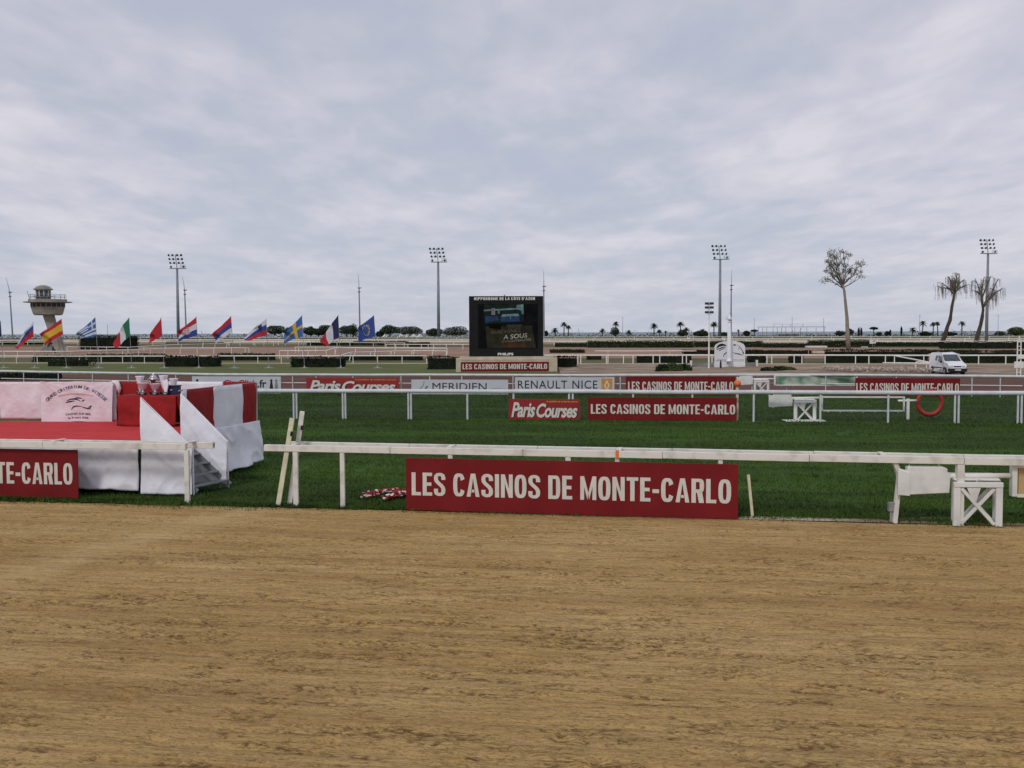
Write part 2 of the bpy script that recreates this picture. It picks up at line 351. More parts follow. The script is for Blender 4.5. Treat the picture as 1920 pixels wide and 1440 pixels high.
# ================================================================== the setting
E0, E1 = G(0, 940), G(1920, 984)                 # the edge between sand and turf
u_ = (E1 - E0).normalized(); v_ = Vector((-u_.y, u_.x, 0)); TA = math.atan2(u_.y, u_.x)
def ground_mat(name, cols, sc=(1, 1), bump=0.5, layers=None, rough=0.95, path=None, dark_sand=None):
    """colour patches and streaks that run along the track direction"""
    m = bpy.data.materials.new(name); m.use_nodes = True; t = m.node_tree; b = t.nodes['Principled BSDF']
    b.inputs['Roughness'].default_value = rough; b.inputs['Specular IOR Level'].default_value = 0.15
    tcn = t.nodes.new('ShaderNodeTexCoord')
    def nz(scale, sx, sy, det=6, ro=0.6, dist=0.0, off=0):
        rt = t.nodes.new('ShaderNodeMapping'); rt.inputs['Rotation'].default_value = (0, 0, -TA); t.links.new(tcn.outputs['Object'], rt.inputs[0])
        mp = t.nodes.new('ShaderNodeMapping'); mp.inputs['Scale'].default_value = (sx, sy, 1); mp.inputs['Location'].default_value = (off, off, 0)
        t.links.new(rt.outputs[0], mp.inputs[0])
        n = t.nodes.new('ShaderNodeTexNoise'); n.inputs['Scale'].default_value = scale; n.inputs['Detail'].default_value = det
        n.inputs['Roughness'].default_value = ro; n.inputs['Distortion'].default_value = dist
        t.links.new(mp.outputs[0], n.inputs['Vector']); return n.outputs['Fac']
    cur = None
    for (colr, scale, sx, sy, lo, hi, amt) in layers:
        if cur is None:
            rgb = t.nodes.new('ShaderNodeRGB'); rgb.outputs[0].default_value = (*cols[0], 1); cur = rgb.outputs[0]
        mr = t.nodes.new('ShaderNodeMapRange'); mr.interpolation_type = 'SMOOTHSTEP'
        mr.inputs['From Min'].default_value = lo; mr.inputs['From Max'].default_value = hi; mr.inputs['To Max'].default_value = amt
        t.links.new(nz(scale, sx, sy, off=scale * 3.7 + sx), mr.inputs['Value'])
        mxx = t.nodes.new('ShaderNodeMix'); mxx.data_type = 'RGBA'; t.links.new(mr.outputs[0], mxx.inputs['Factor'])
        t.links.new(cur, mxx.inputs['A']); mxx.inputs['B'].default_value = (*colr, 1); cur = mxx.outputs['Result']
    if dark_sand:
        an = t.nodes.new('ShaderNodeAttribute'); an.attribute_name = 'dark_sand'; mxx = t.nodes.new('ShaderNodeMix'); mxx.data_type = 'RGBA'
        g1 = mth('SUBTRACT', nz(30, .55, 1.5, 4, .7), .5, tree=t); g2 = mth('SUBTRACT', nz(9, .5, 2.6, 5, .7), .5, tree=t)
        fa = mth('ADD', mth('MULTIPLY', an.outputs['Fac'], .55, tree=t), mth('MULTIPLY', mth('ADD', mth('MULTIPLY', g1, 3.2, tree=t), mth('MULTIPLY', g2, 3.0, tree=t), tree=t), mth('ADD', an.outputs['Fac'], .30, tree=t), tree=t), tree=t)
        t.links.new(mth('MINIMUM', mth('MAXIMUM', fa, 0.0, tree=t), .92, tree=t), mxx.inputs['Factor']); t.links.new(cur, mxx.inputs['A']); mxx.inputs['B'].default_value = (*dark_sand, 1); cur = mxx.outputs['Result']
    if path:                                   # trodden strip of paler, drier sand
        d_ = (path[1] - path[0]).normalized(); nx_, ny_ = -d_.y, d_.x
        sp_ = t.nodes.new('ShaderNodeSeparateXYZ'); t.links.new(tcn.outputs['Object'], sp_.inputs[0])
        q_ = mth('ADD', mth('MULTIPLY', sp_.outputs[0], nx_, tree=t), mth('MULTIPLY', sp_.outputs[1], ny_, tree=t), tree=t)
        q_ = mth('ABSOLUTE', mth('SUBTRACT', q_, path[0].x * nx_ + path[0].y * ny_, tree=t), tree=t)
        q_ = mth('SUBTRACT', q_, mth('MULTIPLY', nz(2.0, .6, 2.2, 6, .7), 3.0, tree=t), tree=t)
        mr = t.nodes.new('ShaderNodeMapRange'); mr.inputs['From Min'].default_value = -.7; mr.inputs['From Max'].default_value = -1.5; mr.inputs['To Max'].default_value = .42
        t.links.new(q_, mr.inputs['Value']); mxx = t.nodes.new('ShaderNodeMix'); mxx.data_type = 'RGBA'; t.links.new(mr.outputs[0], mxx.inputs['Factor'])
        t.links.new(cur, mxx.inputs['A']); mxx.inputs['B'].default_value = (0.53, 0.385, 0.20, 1); cur = mxx.outputs['Result']
    t.links.new(cur, b.inputs['Base Color'])
    bp = t.nodes.new('ShaderNodeBump'); bp.inputs['Strength'].default_value = bump; bp.inputs['Distance'].default_value = 0.03
    t.links.new(nz(14 * sc[0], 1, 1.6, 5, 0.65), bp.inputs['Height']); t.links.new(bp.outputs[0], b.inputs['Normal'])
    return m
PA, PB = G(0, 1085), G(440, 962)
SANDM = ground_mat('raked_sand', [(0.435, 0.290, 0.112)], bump=0.9, path=(PA, PB), dark_sand=(0.115, 0.062, 0.024), layers=[
    ((0.50, 0.345, 0.150), 0.35, 0.6, 1.2, 0.42, 0.62, 0.8), ((0.31, 0.185, 0.068), 0.6, 0.3, 2.2, 0.46, 0.66, 0.65),
    ((0.21, 0.122, 0.047), 1.6, 0.4, 9.0, 0.52, 0.68, 0.6), ((0.21, 0.122, 0.047), 6.0, 0.3, 5.0, 0.53, 0.66, 0.55), ((0.50, 0.355, 0.16), 2.0, 0.25, 11.0, 0.55, 0.67, 0.55),
    ((0.13, 0.074, 0.030), 11.0, 0.8, 2.4, 0.56, 0.66, 0.6), ((0.13, 0.074, 0.030), 34.0, 0.8, 1.6, 0.53, 0.66, 0.65)])
TURFM = ground_mat('mown_turf', [(0.032, 0.062, 0.010)], bump=0.9, layers=[
    ((0.052, 0.112, 0.018), 0.12, 0.5, 2.2, 0.44, 0.60, 0.8), ((0.020, 0.046, 0.010), 0.8, 0.5, 2.2, 0.50, 0.68, 0.7),
    ((0.022, 0.042, 0.012), 4.0, 1.0, 1.8, 0.54, 0.70, 0.7), ((0.07, 0.12, 0.03), 16.0, 1, 1, 0.58, 0.72, 0.6)])
TURF2M = ground_mat('darker_long_turf', [(0.022, 0.044, 0.012)], bump=0.9, layers=[
    ((0.034, 0.062, 0.017), 0.2, 0.4, 2.0, 0.45, 0.62, 0.8), ((0.015, 0.034, 0.011), 0.9, 0.5, 2.6, 0.50, 0.66, 0.8), ((0.055, 0.09, 0.03), 9.0, 1, 1, 0.56, 0.72, 0.5)])
DIRTM = ground_mat('red_brown_dirt', [(0.125, 0.062, 0.046)], bump=0.5, layers=[
    ((0.09, 0.045, 0.035), 0.2, 0.25, 2.0, 0.45, 0.6, 0.9), ((0.17, 0.10, 0.075), 1.5, 0.3, 3, 0.55, 0.7, 0.6)])
VERGEM = ground_mat('verge_grass', [(0.105, 0.135, 0.035)], bump=0.9, layers=[
    ((0.13, 0.13, 0.055), 0.12, 0.8, 1.5, 0.46, 0.60, 0.9), ((0.045, 0.07, 0.02), 0.5, 0.6, 2.0, 0.50, 0.66, 0.8), ((0.20, 0.17, 0.09), 1.6, 0.6, 2.0, 0.58, 0.70, 0.7)])
EARTHM = ground_mat('dry_earth', [(0.27, 0.20, 0.14)], bump=0.8, layers=[
    ((0.16, 0.115, 0.075), 0.15, 0.6, 2.0, 0.45, 0.62, 0.9), ((0.46, 0.39, 0.31), 0.5, 0.4, 2.2, 0.52, 0.62, 0.9), ((0.09, 0.085, 0.04), 0.8, 0.6, 2.0, 0.56, 0.68, 0.6)])
PALEM = ground_mat('pale_sand', [(0.44, 0.36, 0.26)], bump=0.4, layers=[((0.34, 0.28, 0.2), 0.3, 0.4, 2.0, 0.45, 0.65, 0.9)])
PINKM = ground_mat('pinkish_track_sand', [(0.27, 0.17, 0.118)], bump=0.4, layers=[((0.33, 0.225, 0.165), 0.06, 0.3, 2.0, 0.45, 0.6, 0.9), ((0.2, 0.125, 0.085), 0.3, 0.2, 2.5, 0.5, 0.68, 0.6)])
FARG = ground_mat('far_grass', [(0.085, 0.095, 0.035)], bump=0.5, layers=[((0.14, 0.12, 0.065), 0.05, 0.4, 2.0, 0.45, 0.6, 0.9), ((0.05, 0.06, 0.022), 0.2, 0.4, 2.5, 0.5, 0.68, 0.8)])

def band(name, m, near, far, z, jag=0.0, n=120, k=0.8):
    """a strip between two lines, each given by where it crosses the photograph's left and right edges"""
    mb = MB(); cs = []
    for (yl, yr) in (near, far):
        A, B = G(near_x[0], yl), G(near_x[1], yr); d = B - A; A, B = A - d * k, B + d * k; cs.append((A, B))
    rows = []
    for i in range(n + 1):
        t = i / n
        a = cs[0][0].lerp(cs[0][1], t); b = cs[1][0].lerp(cs[1][1], t)
        a.y += random.uniform(-jag, jag); b.y += random.uniform(-jag, jag) * 1.5
        a.z = b.z = z; rows += [a, b]
    mb.add(rows, [(2 * i, 2 * i + 2, 2 * i + 3, 2 * i + 1) for i in range(n)])
    return struct(name, mb, m)
near_x = (0, 1920)
# base: earth out to the shore, sea beyond
mb = MB(); mb.poly([(-1500, -60, -0.06), (1500, -60, -0.06), (1500, 735, -0.06), (-1500, 735, -0.06)]); struct('ground', mb, PINKM)
SEAM = mat('sea_water', (0.07, 0.11, 0.15), 0.35, 0.1, 0.02, 0.3, 0.4, stretch=(0.3, 1, 1), spec=0.4)
mb = MB(); mb.poly([(-30000, 736, -1.6), (30000, 736, -1.6), (30000, 45000, -1.6), (-30000, 45000, -1.6)]); struct('sea', mb, SEAM)
mb = MB()
sh = [(-1500 + i * 25, 735 + random.uniform(-4, 4)) for i in range(121)]
mb.add([p for x, y in sh for p in ((x, y - 8, -0.05), (x, y + 6, -1.7))], [(2 * i, 2 * i + 2, 2 * i + 3, 2 * i + 1) for i in range(120)]); struct('shore_bank', mb, EARTHM)
# raked sand in the foreground: real relief
ds, dt = 0.05, 0.020
s_ax = np.arange(-16.0, 16.0, ds); t_ax = np.arange(-14.6, 0.55, dt)
Sg, Tg = np.meshgrid(s_ax, t_ax, indexing='ij')
Sg = Sg * (1 + 0.52 * np.minimum(Tg, 0) / 14.6) - 2.6 * np.minimum(Tg, 0) / 14.6      # finer grid nearer the camera
EO = (E0 + E1) / 2
wob = 0.10 * vnoise(Sg / 1.7, Tg / 1.2, 40)
T2 = Tg + wob
near_ = 0.75 + 0.45 * np.clip(-Tg / 14, 0, 1)
z = 0.03 * (vnoise(Sg / 2.5, T2 / 0.35, 1) - 0.5)
line_ = vnoise(Sg / 1.6, T2 / 0.11, 2); z += 0.034 * near_ * (line_ - 0.5) + 0.014 * (vnoise(Sg / 0.7, T2 / 0.045, 3) - 0.5)
patch = vnoise(Sg / 0.7, T2 / 0.20, 4) * 0.42 + vnoise(Sg / 0.24, T2 / 0.08, 5) * 0.40 + vnoise(Sg / 3.2, T2 / 1.1, 11) * 0.18
rough_ = np.clip((patch - 0.515) * 6.0, 0, 1)
crumb = vnoise(Sg / 0.055, Tg / 0.033, 6) * 0.6 + vnoise(Sg / 0.035, Tg / 0.025, 7) * 0.4
z += rough_ * near_ * 0.055 * (crumb - 0.55) + 0.008 * (vnoise(Sg / 0.055, Tg / 0.03, 8) - 0.5)
furrow = np.clip((0.36 - line_) * 6, 0, 1) * np.clip((vnoise(Sg / 0.6, T2 / 0.2, 12) - .36) * 5, 0, 1)
dark_sand = np.clip(rough_ * np.clip((0.56 - crumb) * 6.5 + .12, 0, 1) + furrow * np.clip((0.66 - crumb) * 5, 0, 1) * .8, 0, 1)
nearness = np.clip(-Tg / 13, 0, 1)
dark_sand = np.clip(dark_sand * (.55 + .6 * nearness) + .42 * nearness * (vnoise(Sg / 2.6, T2 / .5, 13) * .6 + vnoise(Sg / .8, T2 / .12, 14) * .4 - .12), 0, 1)   # blotchy sand colour, darker towards the camera
tread = np.clip(1 - np.abs(Tg + 1.6 - 0.10 * Sg) / 0.5, 0, 1) * 0.004 * np.sin(Sg * 42); z += tread
for _ in range(260):                       # hoof prints
    hs, ht = rng.uniform(-9, 11), rng.uniform(-14, -0.6); i0, j0 = int(((hs + 2.6 * ht / 14.6) / (1 + 0.52 * ht / 14.6) + 16) / ds), int((ht + 14.6) / dt)
    a, b, c, d = max(0, i0 - 8), i0 + 9, max(0, j0 - 8), j0 + 9
    rr = np.hypot((Sg[a:b, c:d] - hs) / 0.11, (Tg[a:b, c:d] - ht) / 0.075)
    z[a:b, c:d] += -0.034 * np.exp(-rr ** 2 * 1.6) + 0.016 * np.exp(-(rr - 1.35) ** 2 * 8)
    dark_sand[a:b, c:d] = np.maximum(dark_sand[a:b, c:d], .85 * np.exp(-rr ** 2 * 2.0) * (0.5 + crumb[a:b, c:d]))
fade = np.clip(-(Tg - 0.15) / 0.5, 0, 1); z = z * fade - 0.02 * (1 - fade)
P = np.stack([EO.x + Sg * u_.x + Tg * v_.x, EO.y + Sg * u_.y + Tg * v_.y, z], -1).reshape(-1, 3)
ni, nj = Sg.shape; I = np.arange(ni * nj).reshape(ni, nj)
Fq = np.stack([I[:-1, :-1], I[1:, :-1], I[1:, 1:], I[:-1, 1:]], -1).reshape(-1, 4)
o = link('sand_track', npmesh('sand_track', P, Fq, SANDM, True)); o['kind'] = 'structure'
at_ = o.data.attributes.new('dark_sand', 'FLOAT', 'POINT'); at_.data.foreach_set('value', dark_sand.astype(np.float32).ravel())   # freshly turned, moister sand plus the darkening towards the camera
mb = MB(); c0 = EO - u_ * 60 - v_ * 24; c1 = EO + u_ * 60 - v_ * 24; c2 = EO + u_ * 60; c3 = EO - u_ * 60
for q in (c0, c1, c2, c3): q.z = -0.035
mb.poly([c0, c1, c2, c3]); struct('sand_track_surround', mb, SANDM)
# turf lanes
band('turf_lane', TURFM, (938.5, 982), (779.5, 790.5), 0.012, jag=0.09, n=420)
band('inner_turf', TURF2M, (781, 792), (735, 741), 0.016, n=10)
band('dirt_track', DIRTM, (735.5, 741.5), (703, 705), 0.012, n=10)
band('verge', VERGEM, (703, 705), (681.5, 684), 0.02, jag=0.2, n=160)
band('verge_edge_sand', PALEM, (681.5, 684), (680, 682), 0.024, jag=0.1, n=160)
band('inner_grass_strip', FARG, (680, 682), (671, 672), 0.02, jag=0.3, n=160)
band('training_track', PINKM, (670.9, 671.9), (650, 652), 0.01, n=8)
band('far_grass_strip', FARG, (649.9, 651.9), (645, 646), 0.01, jag=0.5, n=80)
band('far_sand_strip', PALEM, (642, 643), (637, 636), 0.01, n=8)
band('far_dune_grass', FARG, (636.9, 635.9), (634.5, 631), 0.012, jag=1.0, n=80)
# bare bank on the right side of the verge and a pale spoil mound
mb = MB(); A, B = G(1052, 703), G(2600, 706); n = 90
for i in range(n + 1):
    t = i / n; a = A.lerp(B, t); a.y += random.uniform(-.25, .25)
    b = G(1040, 682.5).lerp(G(2600, 685.5), t); b.y += random.uniform(-.3, .3)
    m1 = a.lerp(b, 0.35); m2 = a.lerp(b, 0.7)
    a.z = 0.024; b.z = 0.03; m1.z = 0.16 + random.uniform(-.05, .06); m2.z = 0.2 + random.uniform(-.06, .06)
    mb.v += [tuple(a), tuple(m1), tuple(m2), tuple(b)]
for i in range(n):
    for j in range(3): mb.f.append((4 * i + j, 4 * i + 4 + j, 4 * i + 5 + j, 4 * i + 1 + j)); mb.m.append(0)
o = struct('earth_bank', mb, EARTHM)
RUBM = mat('pale_rubble', (0.22, 0.17, 0.13), 0.9, 0.3, 2, 0.4, 20, col2=(0.52, 0.46, 0.40), rnd=0.9)
A, B = G(1560, 698), G(1735, 700); mb = MB()
for i in range(520):
    t = random.random(); p = A.lerp(B, t); p.y += random.gauss(0, 1.6); r_ = random.uniform(.04, .17)
    mb.box((p.x, p.y, 0.2 + r_ * .3 + random.uniform(0, 0.18)), (r_ * random.uniform(.8, 1.8), r_, r_ * .8), Matrix.Rotation(random.uniform(0, 3), 3, Vector((random.random(), random.random(), 1)).normalized()))
o = link('rubble_heap', mb.mesh('rubble_heap', RUBM)); tag(o, 'low heap of pale broken rubble on the bare earth left of the van', 'rubble', kind='stuff')
# grass blades
def blade_field(nb, t0, t1, s0, s1, h, wd, bias=1.0):
    s = rng.uniform(s0, s1, nb); t = t0 + (t1 - t0) * rng.random(nb) ** bias
    if t1 < 1: t = t + .34 * (vnoise(s / .9, s * 0 + 4, 23) - .45) + .12 * (vnoise(s / .22, s * 0 + 8, 24) - .5)
    keep = vnoise(s / 0.5, t / 0.9, 21) > 0.06; s, t = s[keep], t[keep]; nb = len(s)
    x = EO.x + s * u_.x + t * v_.x; y = EO.y + s * u_.y + t * v_.y
    a = rng.uniform(0, math.pi, nb); hh = h * rng.uniform(.5, 1.3, nb) * (0.6 + 0.8 * vnoise(s / 1.2, t / 0.6, 22)); lx, ly = rng.normal(0, .5, nb) * hh, rng.normal(0, .5, nb) * hh
    wx, wy = np.cos(a) * wd / 2, np.sin(a) * wd / 2
    return np.stack([np.stack([x - wx, y - wy, np.full(nb, .005)], 1), np.stack([x + wx, y + wy, np.full(nb, .005)], 1), np.stack([x + lx, y + ly, hh], 1)], 1).reshape(-1, 3)
BLADEM = ground_mat('grass_blades', [(0.044, 0.086, 0.011)], bump=0.0, layers=[
    ((0.070, 0.135, 0.015), 0.12, 0.5, 2.2, 0.44, 0.60, 0.8), ((0.017, 0.036, 0.008), 0.9, 0.4, 2.4, 0.48, 0.62, 0.85), ((0.10, 0.13, 0.04), 7.0, 1, 1, 0.58, 0.70, 0.6)], rough=0.7)
V = np.concatenate([blade_field(330000, 0.12, 21, -22, 24, 0.065, 0.020, 1.5), blade_field(160000, 20, 40, -34, 38, 0.07, 0.035)])
o = link('grass', npmesh('grass', V, np.arange(len(V)).reshape(-1, 3), BLADEM)); tag(o, 'short mown green grass of the turf track behind the front rail', 'grass', kind='stuff')
V = np.concatenate([blade_field(15000, -0.06, 0.40, -22, 24, 0.085, 0.018), blade_field(4500, -0.35, 0.1, -22, 24, 0.05, 0.018)])
o = link('edge_grass', npmesh('edge_grass', V, np.arange(len(V)).reshape(-1, 3), BLADEM)); tag(o, 'ragged taller grass growing along the edge of the raked sand', 'grass', kind='stuff')

mb = MB(); n = 110
for i in range(n + 1):
    s_ = 4.6 + 26 * i / n; w1 = (.06 + .55 * float(vnoise(np.array([s_ / 1.1]), np.array([2.5]), 33)[0])) * min(1, i / 8)
    a = EO + u_ * s_ - v_ * .12; b = EO + u_ * s_ + v_ * w1; a.z = .004; b.z = .018; mb.v += [tuple(a), tuple(b)]
mb.f = [(2 * i, 2 * i + 2, 2 * i + 3, 2 * i + 1) for i in range(n)]; mb.m = [0] * n
struct('worn_turf_edge', mb, EARTHM)

# ================================================================== rails
def running_rail(label, pts, h, posts, r_=0.075, m=WPAINT, ext=(0, 0), spacing=2.5, pw=0.07, group=None, lean=0.0, extra=None, name='running_rail', box=False, cat='rail'):
    g = []
    for px, yt in pts:
        q = G(px, yt, h); g.append(Vector((q.x, q.y, 0)))
    d0 = (g[0] - g[1]).normalized(); d1 = (g[-1] - g[-2]).normalized(); gl = list(g)
    if ext[0]: gl = [g[0] + d0 * ext[0]] + gl
    if ext[1]: gl = gl + [g[-1] + d1 * ext[1]]
    base = gl[0].copy()
    t = thing(name, label, cat, base, group)
    top = [Vector((p.x, p.y, h)) for p in gl]; fine = []
    for a, b in zip(top, top[1:]):
        k = max(1, int((b - a).length / 3))
        for i in range(k):
            q = a.lerp(b, i / k); q.z += random.uniform(-.012, .012); fine.append(q)
    fine.append(top[-1])
    mb = MB()
    if box:
        for a, b in zip(fine, fine[1:]): mb.beam(a, b, r_ * 2, r_ * 2)
    else: mb.tube(fine, r_, 10)
    part('rail_tube' if not box else 'rail_beam', mb, m, t, smooth=not box)
    pm = MB()
    if lean: pm.beam((0, 0, 0), (lean, 0, h - r_ * .5), pw, pw)
    else: pm.tube([(0, 0, -0.02), (0, 0, h - r_ * .5)], pw / 2, 8)
    pme = pm.mesh('post', m)
    for px in posts:
        for a, b in zip(g, g[1:]):
            q = online(a, b, px)
            if (q - a).dot(b - a) >= -0.3 and (q - b).dot(a - b) >= -0.3:
                link('post', pme, t, q - base); break
    for (p, d, L_) in ((g[0], d0, ext[0]), (g[-1], d1, ext[1])):
        for i in range(1, int(L_ / spacing) + 1): link('post', pme, t, p + d * spacing * i - base)
    if extra: extra(t, g)
    return t
# middle rail
running_rail('long white tubular rail across the middle of the turf, hung with two red boards', [(480, 732.8), (1100, 734.5), (1920, 737.5)], 1.15,
    [551, 556.5, 643, 648, 766, 771, 876.5, 963, 1067, 1074, 1187, 1298, 1413, 1538, 1665, 1790, 1797, 1908, 1915], r_=0.088, pw=0.08, m=PIPE, ext=(14, 12), group='long white rails along the tracks')
# third rail with a thin second wire below
def lower(t, g):
    mb = MB(); mb.tube([Vector((p.x, p.y + 0.12, 0.62)) for p in g], 0.025, 6); part('lower_rail', mb, WPAINT, t)
running_rail('white tubular rail behind the turf, carrying the row of sponsor boards', [(0, 695.8), (400, 702), (1100, 703.8), (1480, 702.5), (1920, 706.3)], 1.1,
    [45, 110, 174, 241, 330, 549, 593, 662, 752, 806, 866, 962, 1068, 1163, 1268, 1323, 1410, 1475, 1548, 1680, 1822, 1875], r_=0.075, pw=0.06, m=PIPE, ext=(12, 12), group='long white rails along the tracks', extra=lower)
# fourth line
running_rail('low white rail at the far side of the verge, left of the screen', [(0, 668), (400, 667.5), (800, 667)], 0.9, [31, 70, 109, 149, 190, 230, 271, 313, 352, 396, 439.5, 483.6, 527.5, 572, 617, 662, 708, 754, 800], r_=0.065, pw=0.085, ext=(14, 0), group='long white rails along the tracks')
running_rail('white rail at the far side of the bank, from the screen to the van', [(1020, 666), (1480, 666), (1760, 666.3), (1920, 666.5)], 0.95, [1083.5, 1089, 1137, 1140, 1169, 1187, 1224.6, 1237, 1279.6, 1287, 1335, 1438, 1447, 1489, 1503.6, 1547, 1604, 1629, 1660, 1677, 1732, 1834.7, 1885.6], r_=0.075, pw=0.11, ext=(0, 14), group='long white rails along the tracks')
running_rail('white rail in front of the control tower', [(0, 659), (130, 659), (330, 653), (467, 652)], 1.0, [8, 33, 64, 100, 133, 167, 200, 230, 260, 282, 308, 338, 370, 401, 434, 460, 467], r_=0.07, pw=0.1, group='far white rails', ext=(10, 0))
running_rail('thin far white rail behind the black hedge on the left', [(125, 650), (240, 651), (330, 646), (440, 643)], 1.0, [126, 150, 160, 170, 184, 200, 240, 270, 310, 340, 380, 403, 425], r_=0.07, pw=0.12, group='far white rails')
running_rail('far white rail behind the striped flags', [(420, 642.5), (560, 641.5), (760, 643)], 1.0, [430, 450, 478, 495, 513, 535, 560, 582, 632, 656, 700, 722, 740, 758], r_=0.07, pw=0.14, group='far white rails')
running_rail('white barrier with square ends, left part of the tangle before the screen', [(524, 657.5), (613, 657.5)], 1.1, [524, 540, 568, 578, 612, 616], r_=0.07, pw=0.1, group='tangled barriers left of the screen')
running_rail('white barrier with leaning posts in the tangle left of the screen', [(613, 657.3), (628, 651.8), (700, 652.2), (760, 652.5), (836, 653)], 1.15, [628, 665, 702, 739, 775, 810, 836], r_=0.075, pw=0.1, lean=0.22, group='tangled barriers left of the screen')
running_rail('curved white barrier bending down in the tangle left of the screen', [(641, 666), (657, 661), (738, 658.5), (800, 657.5), (836, 658)], 1.0, [642, 655, 692, 731, 770, 836], r_=0.07, pw=0.1, lean=0.22, group='tangled barriers left of the screen')
running_rail('short white barrier at the back of the tangle beside the training track', [(552, 650.8), (640, 650.8)], 1.0, [554, 560, 592, 628], r_=0.065, pw=0.1, group='tangled barriers left of the screen')
running_rail('white rail far beyond the tangle, ending at the screen', [(722, 645.5), (880, 646)], 1.0, [724, 742, 765, 790, 803, 813, 837, 868], r_=0.08, pw=0.14, group='far white rails')
running_rail('long thin white rail before the distant hedge, right of the screen', [(1115, 658.2), (1306, 658)], 0.75, [1140, 1255], r_=0.07, pw=0.06, group='far white rails')
for yl, yr, lab, ps in ((641.5, 640, 'nearer of the far rails across the whole infield', 47), (637.6, 634.5, 'second of the far rails, before the shore fence', 41), (634, 630.6, 'farthest rail along the shore road', 37)):
    running_rail('white rail, ' + lab, [(0, yl), (960, (yl + yr) / 2 - .4), (1920, yr)], 1.0, list(range(5, 1920, ps)), r_=0.11, pw=0.28 if yl < 640 else 0.2, group='far white rails', ext=(60, 60), spacing=12)
running_rail('low white rail end standing on the earth left of the van', [(1655, 680.5), (1715, 681), (1762, 682)], 0.75, [1717, 1737, 1750], r_=0.06, pw=0.09, group='loose rails beside the van')
A = G(1680, 684); B = G(1765, 690); t = thing('fallen_rail', 'long white rail sloping down to the ground behind the van', 'rail', A, 'loose rails beside the van')
mb = MB(); mb.tube([A + Vector((0, 0, .92)), A.lerp(B, .5) + Vector((0, 0, .62)), B + Vector((0, 0, .3))], 0.07, 8); part('rail_tube', mb, WPAINT, t)
mb = MB(); q = G(1716, 690); mb.tube([q, q + Vector((0, 0, .45)), q + Vector((.1, 0, .55)), q + Vector((.3, 0, .6)), q + Vector((2.3, 0, .35))], 0.05, 8); part('rail_bracket', mb, WPAINT, t)

# front rail: twin beams
FA, FB = G(643, 951), G(1798, 985); fd = (FB - FA).normalized(); fn = Vector((-fd.y, fd.x, 0)); ZT = 1.245
def fpt(px): q = online(FA, FB, px); return q
def twin(t, a, b, ra, rb, ties):
    mb = MB(); k = max(1, int((b - a).length / 2.6))
    for (p, q, nm) in ((a, b, 0), (ra, rb, 1)):
        for i in range(k):
            m0, m1 = p.lerp(q, i / k), p.lerp(q, (i + 1) / k) ; g_ = (m1 - m0).normalized() * 0.004
            dz = random.uniform(-.006, .006)
            bm_ = MB(); bm_.beam(m0 + g_ + Vector((0, 0, ZT - .07 + dz)), m1 - g_ + Vector((0, 0, ZT - .07 - dz)), 0.115, 0.13)
            bevel(part('rail_beam', bm_, WOLD, t), .008)
    for q in ties:
        bm_ = MB(); bm_.beam(q + Vector((0, 0, ZT + .008)), q + fn * 0.42 + Vector((0, 0, ZT + .008)), 0.09, 0.022); part('cross_tie', bm_, WOLD, t)
a, b = fpt(498), fpt(1920) + fd * 7
t = thing('front_rail', 'near white twin-beam wooden rail running right from the gap in front of the turf', 'rail', a, 'near front rails')
twin(t, a, b, fpt(520) + fn * .62, b + fn * .36, [fpt(x) for x in (552, 843, 1160, 1655)])
for px, wd in ((555.5, 0.10), (643, 0.09), (845, 0.09), (1065, 0.10), (1157, .08), (1350, .08), (1798, .125), (2010, .09)):
    q = fpt(px); bm_ = MB(); bm_.box(q + Vector((0, 0, (ZT - .14) / 2)), (wd, wd, ZT - .14)); bevel(part('post', bm_, WOLD, t), .006)
q = fpt(1683) + fn * .05; bm_ = MB(); bm_.beam(q + Vector((-.06, 0, 1.12)), q + Vector((.03, 0, .86)), .10, .08).beam(q + Vector((.03, 0, .86)), q + Vector((-.05, 0, 0)), .08, .08)
o = part('post', bm_, WOLD, t); o['label'] = 'cracked post bent at mid height'
q = fpt(1157); bm_ = MB(); bm_.beam(q - fd * .025 + Vector((0, 0, ZT - .068)), q + fd * .035 + Vector((0, 0, ZT - .068)), .135, .15); part('orange_clip', bm_, ORG, t)
q = fpt(1672); bm_ = MB(); bm_.box(q + Vector((0, .05, .30)), (.10, .09, .16)).tube([q + Vector((0, .05, .02)), q + Vector((0, .05, .22))], .02); part('junction_box', bm_, METAL, t)
# left piece
LA = G(352, 943.5); LB = Vector((LA.x - 9.5, LA.y + 9.5 * 0.155, 0)); ld = (LB - LA).normalized(); ln = Vector((-fd.y, fd.x, 0))
t = thing('front_rail', 'near white twin-beam wooden rail on the left, ending in front of the podium stairs', 'rail', LA, 'near front rails')
twin(t, LA, LB, LA + ln * .36 - ld * .42, LB + ln * .36, [LA, LA + ld * 3.0])
for d_ in (0, 4.5, 8.8):
    q = LA + ld * d_; bm_ = MB(); bm_.box(q + Vector((0, 0, (ZT - .14) / 2)), (.095, .095, ZT - .14)); bevel(part('post', bm_, WOLD, t), .006)
bm_ = MB(); q = LA + ln * .36 - ld * .422; bm_.box(q + Vector((0.0, 0, ZT - .07)), (.004, .05, .05)); part('bolt_hole', bm_, DARKIN, t)
